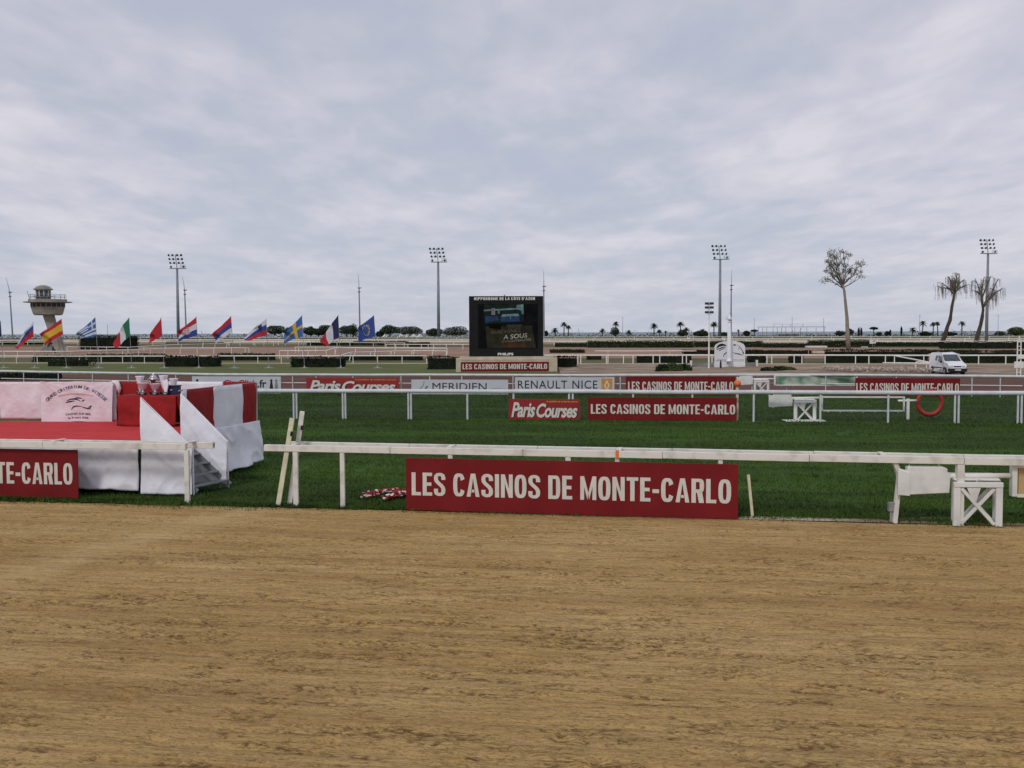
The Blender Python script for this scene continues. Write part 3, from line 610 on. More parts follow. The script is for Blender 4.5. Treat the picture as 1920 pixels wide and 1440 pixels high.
# leaning planks
for (x0, y0, x1, y1, lab, Yd) in ((520, 950, 548, 784, 'left of the two white planks leaning against the end of the front rail', .20), (541, 947, 567, 771, 'taller right plank of the two leaning against the end of the front rail', .34)):
    A = G(x0, y0); A += Vector((0, Yd, 0)) * .3; B = AT(x1, y1, A.y + .12); t = thing('leaning_plank', lab, 'plank', A, 'planks leaning on the front rail')
    mb = MB(); mb.beam(A, B, .05, .095, up=(1, 0, 0)); o = bevel(part('board', mb, YPAINT if x0 < 530 else WOLD, t), .005)
    mb = MB(); d_ = (B - A); q = A + d_ * .80; mb.beam(q + Vector((.045, -.035, 0)), q + d_.normalized() * .09 + Vector((.045, -.035, 0)), .03, .05); part('notch', mb, DARKIN, t)
A = G(1411, 971); B = AT(1403, 890, A.y); mb = MB(); mb.beam(A - A, B - A, .035, .05)
o = link('stake', mb.mesh('stake', YPAINT), None, A); tag(o, 'thin yellowish stake stuck in the turf just right of the largest red board', 'stake')

# ================================================================== boards
def frame(x0, x1, yb0, yb1, h, dy=0.0):
    a, b = G(x0, yb0), G(x1, yb1); a.y -= dy; b.y -= dy
    ex = (b - a); w_ = ex.length; ex.normalize(); ez = Vector((0, 0, 1)); return a, ex, ez, ex.cross(ez), w_
def sign_board(label, x0, x1, yb0, yb1, ytop, m, draw, group=None, th=0.035, ybot=None, fw=0.13, cat='sign'):
    a, ex, ez, n, w_ = frame(x0, x1, yb0, yb1, 0)
    z0 = max(0.01, AT(x0, ybot, a.y).z) if ybot else 0.01
    h = AT(x0, ytop, a.y).z - z0; sc_ = (a.y - fw) / a.y; cam0 = Vector((0, 0, HC))
    a = a + n * fw; a.x *= sc_
    t = thing('advertising_board', label, cat, a, group)
    mb = MB(); O = a + ez * z0; mb.prism([O, O + ex * w_, O + ex * w_ + ez * h, O + ez * h], -n * th)
    bevel(part('panel', mb, m, t), 0.004, 1)
    draw(t, O + n * 0.004, ex, ez, n, w_, h); return t
def casino(t, O, ex, ez, n, w_, h, lo=0.30, hi=0.73, l=0.02, r_=0.02):
    mb = MB(); block_text(mb, 'LES CASINOS DE MONTE-CARLO', O + ex * (w_ * l) + ez * (h * lo), ex, ez, w_ * (1 - l - r_), h * (hi - lo), n); part('lettering', mb, LET, t)
def courses(t, O, ex, ez, n, w_, h):
    for i, (m, dx, dz, k) in enumerate(((BLK, 0.014, -0.03, 0.0), (LET, 0, 0, 0.002))):
        mb = MB(); font_text(mb, 'Paris', O + ex * (w_ * (.035 + dx)) + ez * (h * (.10 + dz)) + n * k, ex, ez, w_ * .34, h * .74, off=0.03, shear=0.28, sp=.93); part('lettering' if i else 'lettering_shadow', mb, m, t); mb = MB()
        font_text(mb, 'Courses', O + ex * (w_ * (.39 + dx)) + ez * (h * (.09 + dz)) + n * k, ex, ez, w_ * .575, h * .70, off=0.03, shear=0.28, sp=.93)
        part('lettering' if i else 'lettering_shadow', mb, m, t)
    mb = MB(); font_text(mb, 'le quotidien de toutes les courses', O + ex * (w_ * .53) + ez * (h * .82) + n * .004, ex, ez, w_ * .44, h * .11, off=.008, shear=.2); part('small_lettering', mb, YEL, t)
sign_board('largest dark red board with off-white capitals, under the near front rail', 764, 1382, 954.6, 972.8, 857, REDB, lambda *a: casino(*a, lo=.285, hi=.725, l=.018, r_=.02), 'red boards with white capitals')
# the same board cut by the left frame edge, hung on the left rail
a = G(152, 936) - ln * .10; b = a + ld * 5.8; ex = (a - b).normalized(); ez = Vector((0, 0, 1)); n = ex.cross(ez)
t = thing('advertising_board', 'dark red board with white capitals in front of the podium, cut by the left edge', 'sign', b, 'red boards with white capitals')
mb = MB(); mb.prism([b + ez * .02, a + ez * .02, a + ez * 1.06, b + ez * 1.06], -n * .035); bevel(part('panel', mb, REDB, t), .004, 1)
casino(t, b + ez * .02 + n * .004, ex, ez, n, 5.8, 1.04, lo=.29, hi=.73, l=.018, r_=.02)
sign_board('small red board with bold italic lettering hanging from the middle rail', 955, 1088, 788.2, 789.2, 747.5, CREDP, courses, 'red boards with italic lettering', ybot=785.5)
sign_board('dark red board with white capitals on the middle rail beside the orange ball', 1103, 1381, 789.2, 790.8, 744.5, REDB, lambda *a: casino(*a, lo=.28, hi=.70, l=.02, r_=.01), 'red boards with white capitals', ybot=787)
# row on the third rail
def click(t, O, ex, ez, n, w_, h):
    mb = MB(); font_text(mb, 'CityClic', O + ex * (w_ * .36) + ez * (h * .30), ex, ez, w_ * .32, h * .5, off=.025); font_text(mb, 'k', O + ex * (w_ * .69) + ez * (h * .34), ex, ez, w_ * .04, h * .46, off=.025); part('red_lettering', mb, mat('crimson_print', (.35, .02, .03), .5), t)
    mb = MB(); font_text(mb, '.fr', O + ex * (w_ * .74) + ez * (h * .34), ex, ez, w_ * .10, h * .48, off=.025); part('lettering', mb, BLK, t)
    for k, x in enumerate((.06, .895, .95)):
        mb = MB(); disc(mb, (w_ * x, h * .76), h * .08, O, ex, ez); mb.poly([O + ex * (w_ * x - h * .06) + ez * h * .68, O + ex * (w_ * x + h * .06) + ez * h * .68, O + ex * (w_ * x + h * .14) + ez * h * .1, O + ex * (w_ * x - h * .14) + ez * h * .1]); part('figure_print', mb, BLK if k < 2 else GRYP, t)
def merid(t, O, ex, ez, n, w_, h):
    mb = MB(); font_text(mb, 'MERIDIEN', O + ex * (w_ * .22) + ez * (h * .28), ex, ez, w_ * .56, h * .5, off=0.0, sp=1.0)
    stroke(mb, [(w_ * .11, h * .8), (w_ * .135, h * .86), (w_ * .12, h * .6), (w_ * .085, h * .32), (w_ * .07, h * .3), (w_ * .12, h * .3), (w_ * .15, h * .4), (w_ * .17, h * .55), (w_ * .155, h * .5), (w_ * .16, h * .34), (w_ * .2, h * .36)], O, ex, ez, h * .05, n); part('lettering', mb, BLK, t)
    mb = MB(); font_text(mb, 'NICE', O + ex * (w_ * .83) + ez * (h * .28), ex, ez, w_ * .10, h * .17); part('small_lettering', mb, GRYP, t)
def nice(t, O, ex, ez, n, w_, h):
    mb = MB(); font_text(mb, 'RENAULT NICE', O + ex * (w_ * .03) + ez * (h * .30), ex, ez, w_ * .80, h * .50, sp=1.12, off=.006); part('lettering', mb, BLK, t)
    mb = MB(); mb.poly([O + ex * w_ * x + ez * h * z + n * .001 for x, z in ((.87, .08), (.98, .08), (.98, .92), (.87, .92))]); part('emblem_ground', mb, mat('amber_print', (.55, .26, .05), .5), t)
    mb = MB(); X = w_ * .925
    def q(dx, dz): return O + ex * (X + dx * w_) + ez * (h * (.5 + dz)) + n * .003
    mb.poly([q(-.028, 0), q(0, -.34), q(0, -.2), q(-.012, 0)]); mb.poly([q(0, .34), q(-.028, 0), q(-.012, 0), q(0, .2)]); mb.poly([q(0, -.34), q(.028, 0), q(.012, 0), q(0, -.2)]); mb.poly([q(.028, 0), q(0, .34), q(0, .2), q(.012, 0)])
    part('diamond_emblem', mb, LET, t)
gB = 'boards in a row on the third rail'
sign_board('pale grey board with a web address seen above the back of the podium', 361, 527, 737.2, 738, 705.5, GREYB, click, gB)
sign_board('red board with bold italic lettering half hidden by the middle rail', 575, 748, 738.4, 739.2, 708, CREDP, courses, gB, ybot=736.5)
sign_board('pale grey board with black hotel lettering below the screen', 772, 953, 739.4, 740.2, 711.5, GREYB, merid, gB)
sign_board('pale grey board with spaced capitals and amber emblem at its right end', 966, 1152, 740.2, 740.6, 707, GREYB, nice, gB, ybot=737.5)
sign_board('small faded dark red board with white capitals left of the orange ball', 1174, 1379, 740.6, 741.4, 705.5, REDB, lambda *a: casino(*a, lo=.25, hi=.72, l=.02, r_=.02), gB)
sign_board('small dark red board with white capitals below the white van', 1604, 1800, 742.3, 743.6, 708.5, REDB, lambda *a: casino(*a, lo=.24, hi=.72, l=.01, r_=.01), gB)

# orange ball on its post
A = G(1382, 789); t = thing('ball_marker', 'orange ball on a yellowish post standing on the middle rail', 'marker', A)
mb = MB(); mb.box(A + Vector((0, 0, .68)), (.09, .09, 1.36)); part('post', mb, YPAINT, t)
mb = MB(); zc_ = AT(1380, 719, A.y).z; mb.lathe([(.14 * math.sin(math.pi * i / 10) + .001, -.14 * math.cos(math.pi * i / 10)) for i in range(11)], A + Vector((0, -.02, zc_)), 16); part('ball', mb, ORG, t, True)

# ================================================================== pivoting barriers
def pivot(loc, sc, label, frame_mat, flen, fx=0.86, fz=0.0):
    t = thing('pivot_barrier', label, 'barrier', loc, 'pivoting barriers with counterweight boxes')
    t.rotation_euler = (0, 0, TA * .6); t.scale = (sc, sc, sc)
    def P_(name, mb, m, bv=.008):
        o = part(name, mb, m, t, world=False); bevel(o, bv, 1) if bv else None; return o
    for y, dx in ((-.09, 0), (.30, .10)):
        for x in (-.365, .365):
            mb = MB(); mb.box((x + dx, y, .37), (.12, .07, .74)); P_('leg', mb, WOLD2)
        mb = MB(); mb.box((dx, y - .005, .75), (.85, .09, .09)); P_('top_beam', mb, WOLD2)
        for k in (-1, 1):
            mb = MB(); mb.beam((dx - .29 * k, y + .01 * k, .03), (dx + .29 * k, y + .01 * k, .68), .045, .06); P_('cross_brace', mb, WOLD2)
    mb = MB(); mb.box((-.0, .16, .86), (.80, .42, .03), Matrix.Rotation(R(9), 3, 'X')); P_('top_plate', mb, WOLD2)
    mb = MB(); mb.prism([(-.2, -.10, .70), (.04, -.10, .70), (-.03, -.10, .46), (-.09, -.10, .46)], (0, -.02, 0)); P_('gusset', mb, WOLD2, 0)
    mb = MB(); mb.tube([(-.62, .05, .88), (fx, .05, .90)], .048, 12); part('pivot_tube', mb, WPAINT, t, True, world=False)
    mb = MB(); mb.tube([(-.03, -.06, .8), (.03, -.06, .83), (.06, -.06, .8)], .016, 6); P_('eyelet', mb, METAL, 0)
    mb = MB(); mb.prism([(-1.36, .0, .56), (-1.17, .0, .54), (-.46, .0, .58), (-.44, .0, .94), (-.50, .0, .95), (-.50, .0, 1.02), (-.56, .0, 1.05), (-1.2, .0, 1.05), (-1.2, .0, .97), (-1.36, .0, 1.02)], (0, .17, 0)); P_('counterweight_box', mb, WOLD2, .012)
    mb = MB(); mb.prism([(-1.37, -.02, .54), (-1.16, -.02, .525), (-1.16, -.02, .95), (-1.24, -.02, .96), (-1.37, -.02, 1.0)], (0, .018, 0)); P_('end_plate', mb, WOLD2, .003)
    mb = MB(); mb.tube([(-1.15, .08, 1.05), (-1.15, .08, 1.11), (-.63, .08, 1.115), (-.63, .08, 1.05)], .016, 8); P_('handle', mb, WPAINT, 0)
    # long frame on the other side of the pivot
    z0, z1 = .54 + fz, 1.07 + fz
    mb = MB(); mb.box(((fx + .06), .05, (z0 + z1) / 2 + .02), (.09, .16, z1 - z0 + .06)); P_('frame_head', mb, WOLD2)
    x0, x1 = fx + .12, fx + flen
    for nm, p, q in (('frame_rail', (x0, .05, z1), (x1, .05, z1)), ('frame_rail', (x0, .05, z0), (x1, .05, z0)), ('frame_end', (x1, .05, z0 - .03), (x1, .05, z1 + .03))):
        mb = MB(); mb.beam(p, q, .06, .06, up=(0, 1, 0)); P_(nm, mb, WOLD2, .004)
    if frame_mat:
        mb = MB(); mb.box(((x0 + x1) / 2, .06, (z0 + z1) / 2), (x1 - x0 - .06, .02, z1 - z0 - .06)); P_('frame_panel', mb, frame_mat, 0)
    for i in range(7):
        mb = MB(); x = x0 + (i + .5) * (x1 - x0) / 7; mb.box((x, .05, z0 - .055), (.06, .03, .045)); P_('stud', mb, METAL, 0)
    return t
PLY = mat('bare_plywood', (.46, .33, .16), .7, .12, 3, stretch=(.3, 1, 3))
GRNP = mat('faded_green_print', (.10, .22, .13), .6, .3, 1.2, col2=(.45, .5, .42), ramp=(.4, .6))
pivot(G(1829, 985), 1.0, 'nearest white pivot barrier with X-braced trestle under the front rail', PLY, 3.2, fx=.60)
pivot(G(1508, 789), 1.0, 'middle white pivot barrier with long open frame at the middle rail', None, 3.2, fx=.60, fz=-.14)
pivot(G(1427, 740), .98, 'farthest white pivot barrier with faded green panel behind the third rail', GRNP, 4.6, fx=.70)
mb = MB(); A = G(1508, 790); mb.box((0, .1, .02), (1.55, .7, .04))
o = link('base_plate', mb.mesh('base_plate', WOLD2), None, A); tag(o, 'white base plate lying on turf under the middle pivot barrier', 'plate')
# post with a bar and red ring
A = G(1743, 786.5); t = thing('ring_marker', 'red ring on a white bar and post behind the middle rail', 'marker', A)
c_ = AT(1743, 755, A.y - .0); mb = MB(); rr = 22.5 / F * A.y
mb.tube([c_ + Vector((rr * math.cos(2 * math.pi * i / 32), 0, rr * math.sin(2 * math.pi * i / 32))) for i in range(33)], .085, 8, cap=False)
part('ring', mb, mat('ring_red_paint', (.32, .025, .022), .5, .15, 4), t, True)
q = G(1702, 790); q = Vector((online(G(1600, 787), G(1800, 787.5), 1702))); mb = MB(); mb.box(q + Vector((0, 0, .42)), (.09, .09, .84)); part('post', mb, WPAINT, t)
mb = MB(); zb = AT(1700, 751.5, q.y).z; a0 = AT(1684, 751, q.y); mb.tube([Vector((a0.x, q.y, zb)), Vector((c_.x - rr, A.y, zb))], .045, 8); part('bar', mb, WPAINT, t, True)

# ================================================================== podium
D = 1.2
FLc, FRc, BRc, BLc = Vector((-17, 23.5, 0)), Vector((-8.0, 22.28, 0)), Vector((-6.70, 27.1, 0)), Vector((-18, 27.7, 0))
t = thing('podium', 'red carpeted presentation podium skirted in white cloth with red and white side panels', 'podium', FRc); POD = t
mb = MB(); mb.prism([p + Vector((0, 0, D - .06)) for p in (FLc, FRc, BRc, BLc)], (0, 0, .06)); part('carpet', mb, CARPET, t)
mb = MB()
for p in (FLc.lerp(BLc, .1), FLc.lerp(FRc, .5), FRc.lerp(BRc, .15) + Vector((-.3, 0, 0)), BRc + Vector((-.3, -.3, 0)), FRc.lerp(BRc, .5) + Vector((-.4, 0, 0)), BLc.lerp(BRc, .6)): mb.box(p + Vector((0, 0.15, (D - .07) / 2)), (.06, .06, D - .07))
part('support_frame', mb, METAL, t)
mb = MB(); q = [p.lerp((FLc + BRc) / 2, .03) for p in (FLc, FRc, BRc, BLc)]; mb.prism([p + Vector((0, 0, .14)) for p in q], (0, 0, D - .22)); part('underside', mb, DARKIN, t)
def drape(name, A, B, ztop, zbot, m, parent, amp=.035, freq=9, flare=.10, seed=0, nx=60, nz=26, sag=.03, ztop2=None, zbot2=None, smooth=True, th=0.0):
    A, B = Vector(A), Vector(B); ex = B - A; w_ = ex.length; ex.normalize(); n = ex.cross(Vector((0, 0, 1)))
    ztop2 = ztop if ztop2 is None else ztop2; zbot2 = zbot if zbot2 is None else zbot2
    rs = random.Random(seed); ph = [rs.uniform(0, 6) for _ in range(6)]; mb = MB(); vs = []
    dg = rs.choice((-1, 1)) * rs.uniform(.5, 1.1)
    gx, gv = np.meshgrid(np.linspace(0, w_, nx + 1), np.linspace(0, 1, nz + 1)); hh_ = abs(ztop - zbot)
    q1 = 1 - np.abs(2 * vnoise(gx / .50 + gv * hh_ * 1.4 * dg + seed, gv * hh_ / .9 + 9 - gx * .5 * dg, 90 + seed) - 1); q2 = 1 - np.abs(2 * vnoise(gx / .22 - gv * hh_ * 2.6 * dg + seed, gv * hh_ / .5 + gx * .8 * dg + 30, 91 + seed) - 1)
    crs = amp * (1.1 * q1 ** 3 + .45 * q2 ** 3) * np.clip(gv * 4 + .15, 0, 1)
    for j in range(nz + 1):
        v = j / nz
        for i in range(nx + 1):
            u = i / nx; X = u * w_
            zt = ztop + (ztop2 - ztop) * u; zb = zbot + (zbot2 - zbot) * u + sag * (math.sin(X * 3.1 + ph[0]) + .6 * math.sin(X * 7.3 + ph[1])) * .5
            z_ = zt + (zb - zt) * v
            a_ = amp * (.25 + .75 * v)
            off = 1.25 * a_ * (math.sin(X * freq + ph[2] + v * 2.2 * dg) * .45 + math.sin(X * freq * .43 + ph[3] - v * 3.6 * dg) * .8 + .35 * math.sin(X * freq * 2.1 + ph[4] + v * 5) + .22 * abs(math.sin(X * 2.3 + v * 3.1 * dg + ph[1])) + .12 * abs(math.sin(X * 5.1 - v * 6.1 * dg + ph[0])))
            off += .02 * math.sin(v * 7 + X * 2 * dg + ph[5])
            vs.append(A + ex * X + Vector((0, 0, z_)) + n * (off * .7 + crs[j, i] + flare * v * v + .03))
    mb.add(vs, [(j * (nx + 1) + i, (j + 1) * (nx + 1) + i, (j + 1) * (nx + 1) + i + 1, j * (nx + 1) + i + 1) for j in range(nz) for i in range(nx)])
    o = part(name, mb, m, parent, smooth)
    s_ = o.modifiers.new('thick', 'SOLIDIFY'); s_.thickness = .004; return o
SJ = online(FLc, FRc, 264)
drape('front_skirt', FLc, SJ, D - .005, .13, CLOTH, t, seed=3, nx=160, flare=.05)
S1 = Vector((-7.52, 23.42, 0))
# right side: skirt and railing panels
drape('side_skirt', S1, BRc + Vector((.03, 0, 0)), D + .02, .10, CLOTH, t, seed=5, flare=.16, zbot2=.20, amp=.05)
TOPZ = 2.24
def side_panel(x0, x1, m, sd_, zb0=1.06, zb1=1.06):
    a, b = online(S1, BRc, x0), online(S1, BRc, x1)
    drape('side_panel', a, b, TOPZ - .02, zb0, m, t, seed=sd_, flare=.0, amp=.010, nx=20, nz=12, zbot2=zb1, sag=.02)
side_panel(344, 351, CLOTH, 1); side_panel(351.5, 401, RCLOTH, 2); side_panel(401.5, 455.5, CLOTH, 4, 1.0, 1.05); side_panel(456, 480, RCLOTH, 6, 1.12, 1.12)
mb = MB()
for x in (352, 401, 421, 456): q = online(S1, BRc, x); mb.tube([q + Vector((-.03, 0, D)), q + Vector((-.03, 0, TOPZ - .03))], .02, 6)
mb.tube([S1 + Vector((-.03, 0, TOPZ - .03)), BRc + Vector((-.03, 0, TOPZ - .03))], .02, 6)
for i in range(9): q = BRc.lerp(BLc, i / 8); mb.tube([q + Vector((0, 0.03, D)), q + Vector((0, .03, TOPZ - .03))], .02, 6)
mb.tube([BRc + Vector((0, .03, TOPZ - .03)), BLc + Vector((0, .03, TOPZ - .03))], .02, 6)
part('railing_frame', mb, METAL, t)
def back_panel(x0, x1, m, sd_, zb=1.2, zt=TOPZ, dy=0.0, nm='back_panel', amp=.012, fl=0.0, par=None):
    a, b = online(BLc, BRc, x0), online(BLc, BRc, x1); a = a + Vector((0, -dy, 0)); b = b + Vector((0, -dy, 0))
    return drape(nm, a, b, zt, zb, m, par or t, seed=sd_, flare=fl, amp=amp, nx=30, nz=16, sag=.015)
back_panel(-260, 3.5, RCLOTH, 11); back_panel(4, 84, PINK, 12, zb=1.26); back_panel(85, 222, CLOTH, 15); back_panel(222.5, 320, RCLOTH, 13); back_panel(321, 421, CLOTH, 14); back_panel(421.5, 480, RCLOTH, 16)
drape('back_skirt', BRc, BLc, D, .15, CLOTH, t, seed=21, nx=120, flare=.1)
# printed pink banner
A_, B_ = online(BLc, BRc, 85) + Vector((0, -.1, 0)), online(BLc, BRc, 219) + Vector((0, -.1, 0))
t2 = thing('printed_banner', 'pale pink cloth banner printed with a horse, hung on the back of the podium', 'banner', A_)
w_ = (B_ - A_).length; ex = (B_ - A_).normalized(); ez = Vector((0, 0, 1)); nn = ex.cross(ez)
zt, zb = 2.27, 1.19; h_ = zt - zb; mb = MB(); vs = []; nx, nz = 40, 26
def bx_(u, v):
    return A_ + ex * (u * w_) + ez * (zt - v * h_ - .02 * math.sin(u * 9)) + nn * (.045 + .012 * math.sin(u * 16 + v * 3) * v + .02 * math.sin(u * 5 - v * 5) + (.03 * v) + .028 * abs(math.sin(math.atan2(v + .05, u + .02) * 9)) * math.exp(-2.2 * math.hypot(u, v)) + .03 * abs(math.sin(math.atan2(v + .05, 1.02 - u) * 8)) * math.exp(-2.2 * math.hypot(1 - u, v))) - ez * (.03 * math.sin(math.pi * u) * (1 - v)) + ex * (.05 * v * (.5 - u))
for j in range(nz + 1):
    for i in range(nx + 1): vs.append(bx_(i / nx, j / nz))
mb.add(vs, [(j * (nx + 1) + i, (j + 1) * (nx + 1) + i, (j + 1) * (nx + 1) + i + 1, j * (nx + 1) + i + 1) for j in range(nz) for i in range(nx)])
part('cloth', mb, PINK, t2, True)
mb = MB(); mb.tube([B_ + ez * (zt - .03) - ex * .02, B_ + ez * (zt - .05) + ex * .09, B_ + ez * (zt - .2) + ex * .15, B_ + ez * (zt - .5) + ex * .13, B_ + ez * (zt - .7) + ex * .06], [.05, .07, .06, .045, .02], 10); part('cloth_roll', mb, PINK, t2, True)
def onban(mb2, V, P_):
    mb2.add([bx_(x / w_, 1 - z_ / h_) + nn * .008 for x, z_ in V], P_)
INK = mat('dark_blue_print', (.03, .03, .08), .7, .1, 5)
mb = MB(); msg = 'GRAND CRITERIUM DE VITESSE'; rad = h_ * .88; cxx = w_ * .5; cyy = -.02
for i, c in enumerate(msg):
    if c == ' ': continue
    V, P_ = font_polys(c, off=.012); a = R(142 - 104 * i / (len(msg) - 1)); k = .13
    xm = sum(v[0] for v in V) / len(V); ca, sa = math.cos(a), math.sin(a)
    onban(mb, [(cxx + 1.02 * ca * (rad + k * y) + sa * k * (x - xm), cyy + .10 + sa * (rad + k * y) * .86 - ca * k * (x - xm)) for x, y in V], P_)
part('arched_lettering', mb, INK, t2)
mb = MB()
for txt, x0, x1, y0, hh in (('CAGNES SUR MER', .34, .70, .165, .075), ('le 9 mars 2008', .38, .66, .07, .07)):
    V, P_ = font_polys(txt, off=.01); xa, xb = min(v[0] for v in V), max(v[0] for v in V)
    onban(mb, [(w_ * (x0 + (x1 - x0) * (x - xa) / (xb - xa)), h_ * y0 + y * .075) for x, y in V], P_)
part('lettering', mb, INK, t2)
Ob = Vector((0, 0, 0)); HORSE = [
    [(.36, .52), (.42, .56), (.50, .55), (.56, .50)], [(.34, .48), (.40, .50), (.47, .51)], [(.45, .56), (.52, .585), (.58, .57)], [(.575, .50), (.60, .53), (.61, .55)],
    [(.42, .29), (.45, .36), (.50, .38), (.56, .37)], [(.56, .37), (.62, .34), (.68, .33), (.70, .37)], [(.66, .36), (.70, .39), (.71, .42)]]
mb = MB()
for sgm in HORSE:
    q = MB(); stroke(q, [(x * w_, z_ * h_) for x, z_ in sgm], Vector((0, 0, 0)), Vector((1, 0, 0)), Vector((0, 1, 0)), .034, nn)
    onban(mb, [(v[0], v[1]) for v in q.v], q.f)
part('horse_print', mb, INK, t2)
mb = MB(); q = MB(); stroke(q, [(w_ * .25, h_ * .66), (w_ * .4, h_ * .69), (w_ * .6, h_ * .68), (w_ * .74, h_ * .66)], Vector((0, 0, 0)), Vector((1, 0, 0)), Vector((0, 1, 0)), .03, nn, False); onban(mb, [(v[0], v[1]) for v in q.v], q.f)
part('faint_print', mb, mat('faint_orange_print', (.62, .36, .34), .8), t2)
# stairs
st = thing('podium_stairs', 'metal stairs with white cloth side panels at the right end of the podium', 'stairs', Vector((-7.0, 22.8, 0)))
na, nb_ = Vector((-7.98, 22.22, 0)), Vector((-6.86, 22.12, 0)); fa, fb = Vector((-7.50, 23.40, 0)), Vector((-6.44, 23.32, 0))
def spanel(a, b, za, zb, bot, sd_, nm='side_cloth'):
    o = drape(nm, a, b, za, bot, CLOTH, st, seed=sd_, amp=.028, freq=5, flare=.04, ztop2=zb, nx=50, nz=40, sag=.04); return o
spanel(na, nb_, 2.13, 1.04, .05, 31); spanel(fa, fb, 2.14, 1.06, .12, 33)
mb = MB(); mb.tube([na + Vector((0, .02, .1)), na + Vector((0, .02, 2.13)), nb_ + Vector((0, .02, 1.04)), nb_ + Vector((0, .02, .02))], .022, 8); mb.tube([fa + Vector((0, -.0, 1.2)), fa + Vector((0, 0, 2.14)), fb + Vector((0, 0, 1.06)), fb + Vector((0, 0, .02))], .022, 8); part('handrail', mb, CLOTH, st)
for i in range(5):
    k = (i + .6) / 5; z_ = D * (1 - (i + 1) / 6); a, b = na.lerp(nb_, k), fa.lerp(fb, k)
    mb = MB(); mb.beam(a + Vector((.04, .06, z_)), b + Vector((.04, -.06, z_)), .18, .03); part('tread', mb, METAL, st)
for (a, b) in ((na, nb_), (fa, fb)):
    mb = MB(); s_ = .07 if a is na else -.07; mb.beam(a + Vector((0, s_, D - .1)), b + Vector((.05, s_, .08)), .03, .14); part('stringer', mb, METAL, st)
mb = MB(); mb.beam(nb_ + Vector((-.15, .1, .2)), nb_ + Vector((-.15, .1, 0)), .04, .04); mb.beam(fb + Vector((-.15, -.1, .2)), fb + Vector((-.15, -.1, 0)), .04, .04); part('foot', mb, METAL, st)
# table
TA0 = G(223, 799, D); TB0 = G(332, 800, D); t = thing('trophy_table', 'small table under a floor-length red cloth on the podium', 'table', TA0)
TH = .76; tdp = Vector((.08, .72, 0)); c4 = [TA0, TB0, TB0 + tdp, TA0 + tdp]
mb = MB(); mb.prism([p + Vector((0, 0, TH - .02)) for p in c4], (0, 0, .03)); bevel(part('tabletop_cloth', mb, RCLOTH, t), .01)
for i, (p, q) in enumerate(zip(c4, c4[1:] + c4[:1])):
    drape('cloth_side', Vector((p.x, p.y, 0)), Vector((q.x, q.y, 0)), D + TH, D + .02, RCLOTH, t, seed=50 + i, amp=.018, flare=.03, nx=30, nz=12, freq=12)
ZTT = D + TH + .012
CRY = mat('clear_crystal', (.86, .84, .92), .3, .04, 6, spec=.5, trans=.0)
SILV = mat('polished_silver', (.62, .58, .62), .2, .1, 5, metal=.85)
BASEK = mat('black_trophy_base', (.012, .012, .016), .3)
NAVY = mat('navy_cloth', (.012, .018, .06), .7)
def trophy(px, dy, kind, h, label):
    q = G(px, 744, ZTT); q = Vector((q.x, TA0.y + dy, ZTT))
    q.x = AT(px, 740, q.y).x
    h *= 1.1; t = thing('trophy', label, 'trophy', q, 'trophies on the red table')
    mb = MB(); mb.box(q + Vector((0, 0, .035)), (.15, .13, .07)); bevel(part('base', mb, BASEK, t), .006)
    mb = MB(); mb.box(q + Vector((0, -.0675, .035)), (.07, .004, .03)); part('plaque', mb, SILV, t)
    mb = MB()
    if kind == 'vase': mb.lathe([(.03, .07), (.02, .10), (.035, .13), (.065, h * .6), (.105, h - .02), (.12, h), (.10, h), (.055, h * .6), (.02, .16)], q, 20); part('vase', mb, CRY, t, True)
    elif kind == 'bowl': mb.lathe([(.035, .07), (.018, .10), (.02, .13), (.08, .16), (.14, h), (.15, h + .005), (.13, h), (.07, .18), (.01, .17)], q, 24); part('bowl', mb, CRY, t, True)
    elif kind == 'cup':
        mb.lathe([(.04, .07), (.02, .10), (.02, .15), (.07, .19), (.09, h * .8), (.095, h * .8), (.05, .2)], q, 20); part('cup', mb, SILV, t, True)
        for s_ in (-1, 1): mb = MB(); mb.tube([q + Vector((s_ * .085, 0, h * .75)), q + Vector((s_ * .14, 0, h * .72)), q + Vector((s_ * .13, 0, h * .52)), q + Vector((s_ * .07, 0, h * .48))], .01, 6); part('handle', mb, SILV, t)
        mb = MB(); mb.lathe([(.09, h * .8), (.07, h * .88), (.02, h * .92), (.015, h), (.002, h + .03)], q, 20); part('lid', mb, SILV, t, True)
    else:
        mb.prism([q + Vector((x, -.02, z_)) for x, z_ in ((-.035, .07), (.035, .07), (.075, h * .7), (.04, h), (-.075, h * .85), (-.06, h * .5))], (0, .04, 0)); bevel(part('crystal_block', mb, CRY, t), .008)
trophy(268, .12, 'bowl', .27, 'wide crystal bowl on black base at the left end of the red table')
trophy(263, .42, 'vase', .42, 'tall flared crystal vase behind the leftmost bowl')
trophy(291, .12, 'bowl', .25, 'crystal bowl on black base in front of the silver cup')
trophy(288, .45, 'cup', .48, 'silver lidded cup with two handles in the middle of the red table')
trophy(311, .12, 'block', .36, 'upright cut crystal block on gold-plated base right of the bowls')
trophy(307, .45, 'vase', .43, 'tall crystal vase right of the silver cup')
trophy(326, .40, 'vase', .36, 'shorter crystal vase nearest the dark box')
q = AT(331, 738, TA0.y + .35); t = thing('dark_box', 'dark navy cloth-covered box at the right end of the trophy table', 'box', Vector((q.x - .02, q.y, ZTT)))
mb = MB(); mb.box(t.location + Vector((-.06, 0, .10)), (.30, .3, .20)).box(t.location + Vector((-.06, 0, .215)), (.34, .33, .03)); bevel(part('case', mb, NAVY, t), .01)
mb = MB(); mb.box(t.location + Vector((-.06, -.16, .12)), (.05, .012, .03)); part('clasp', mb, SILV, t)

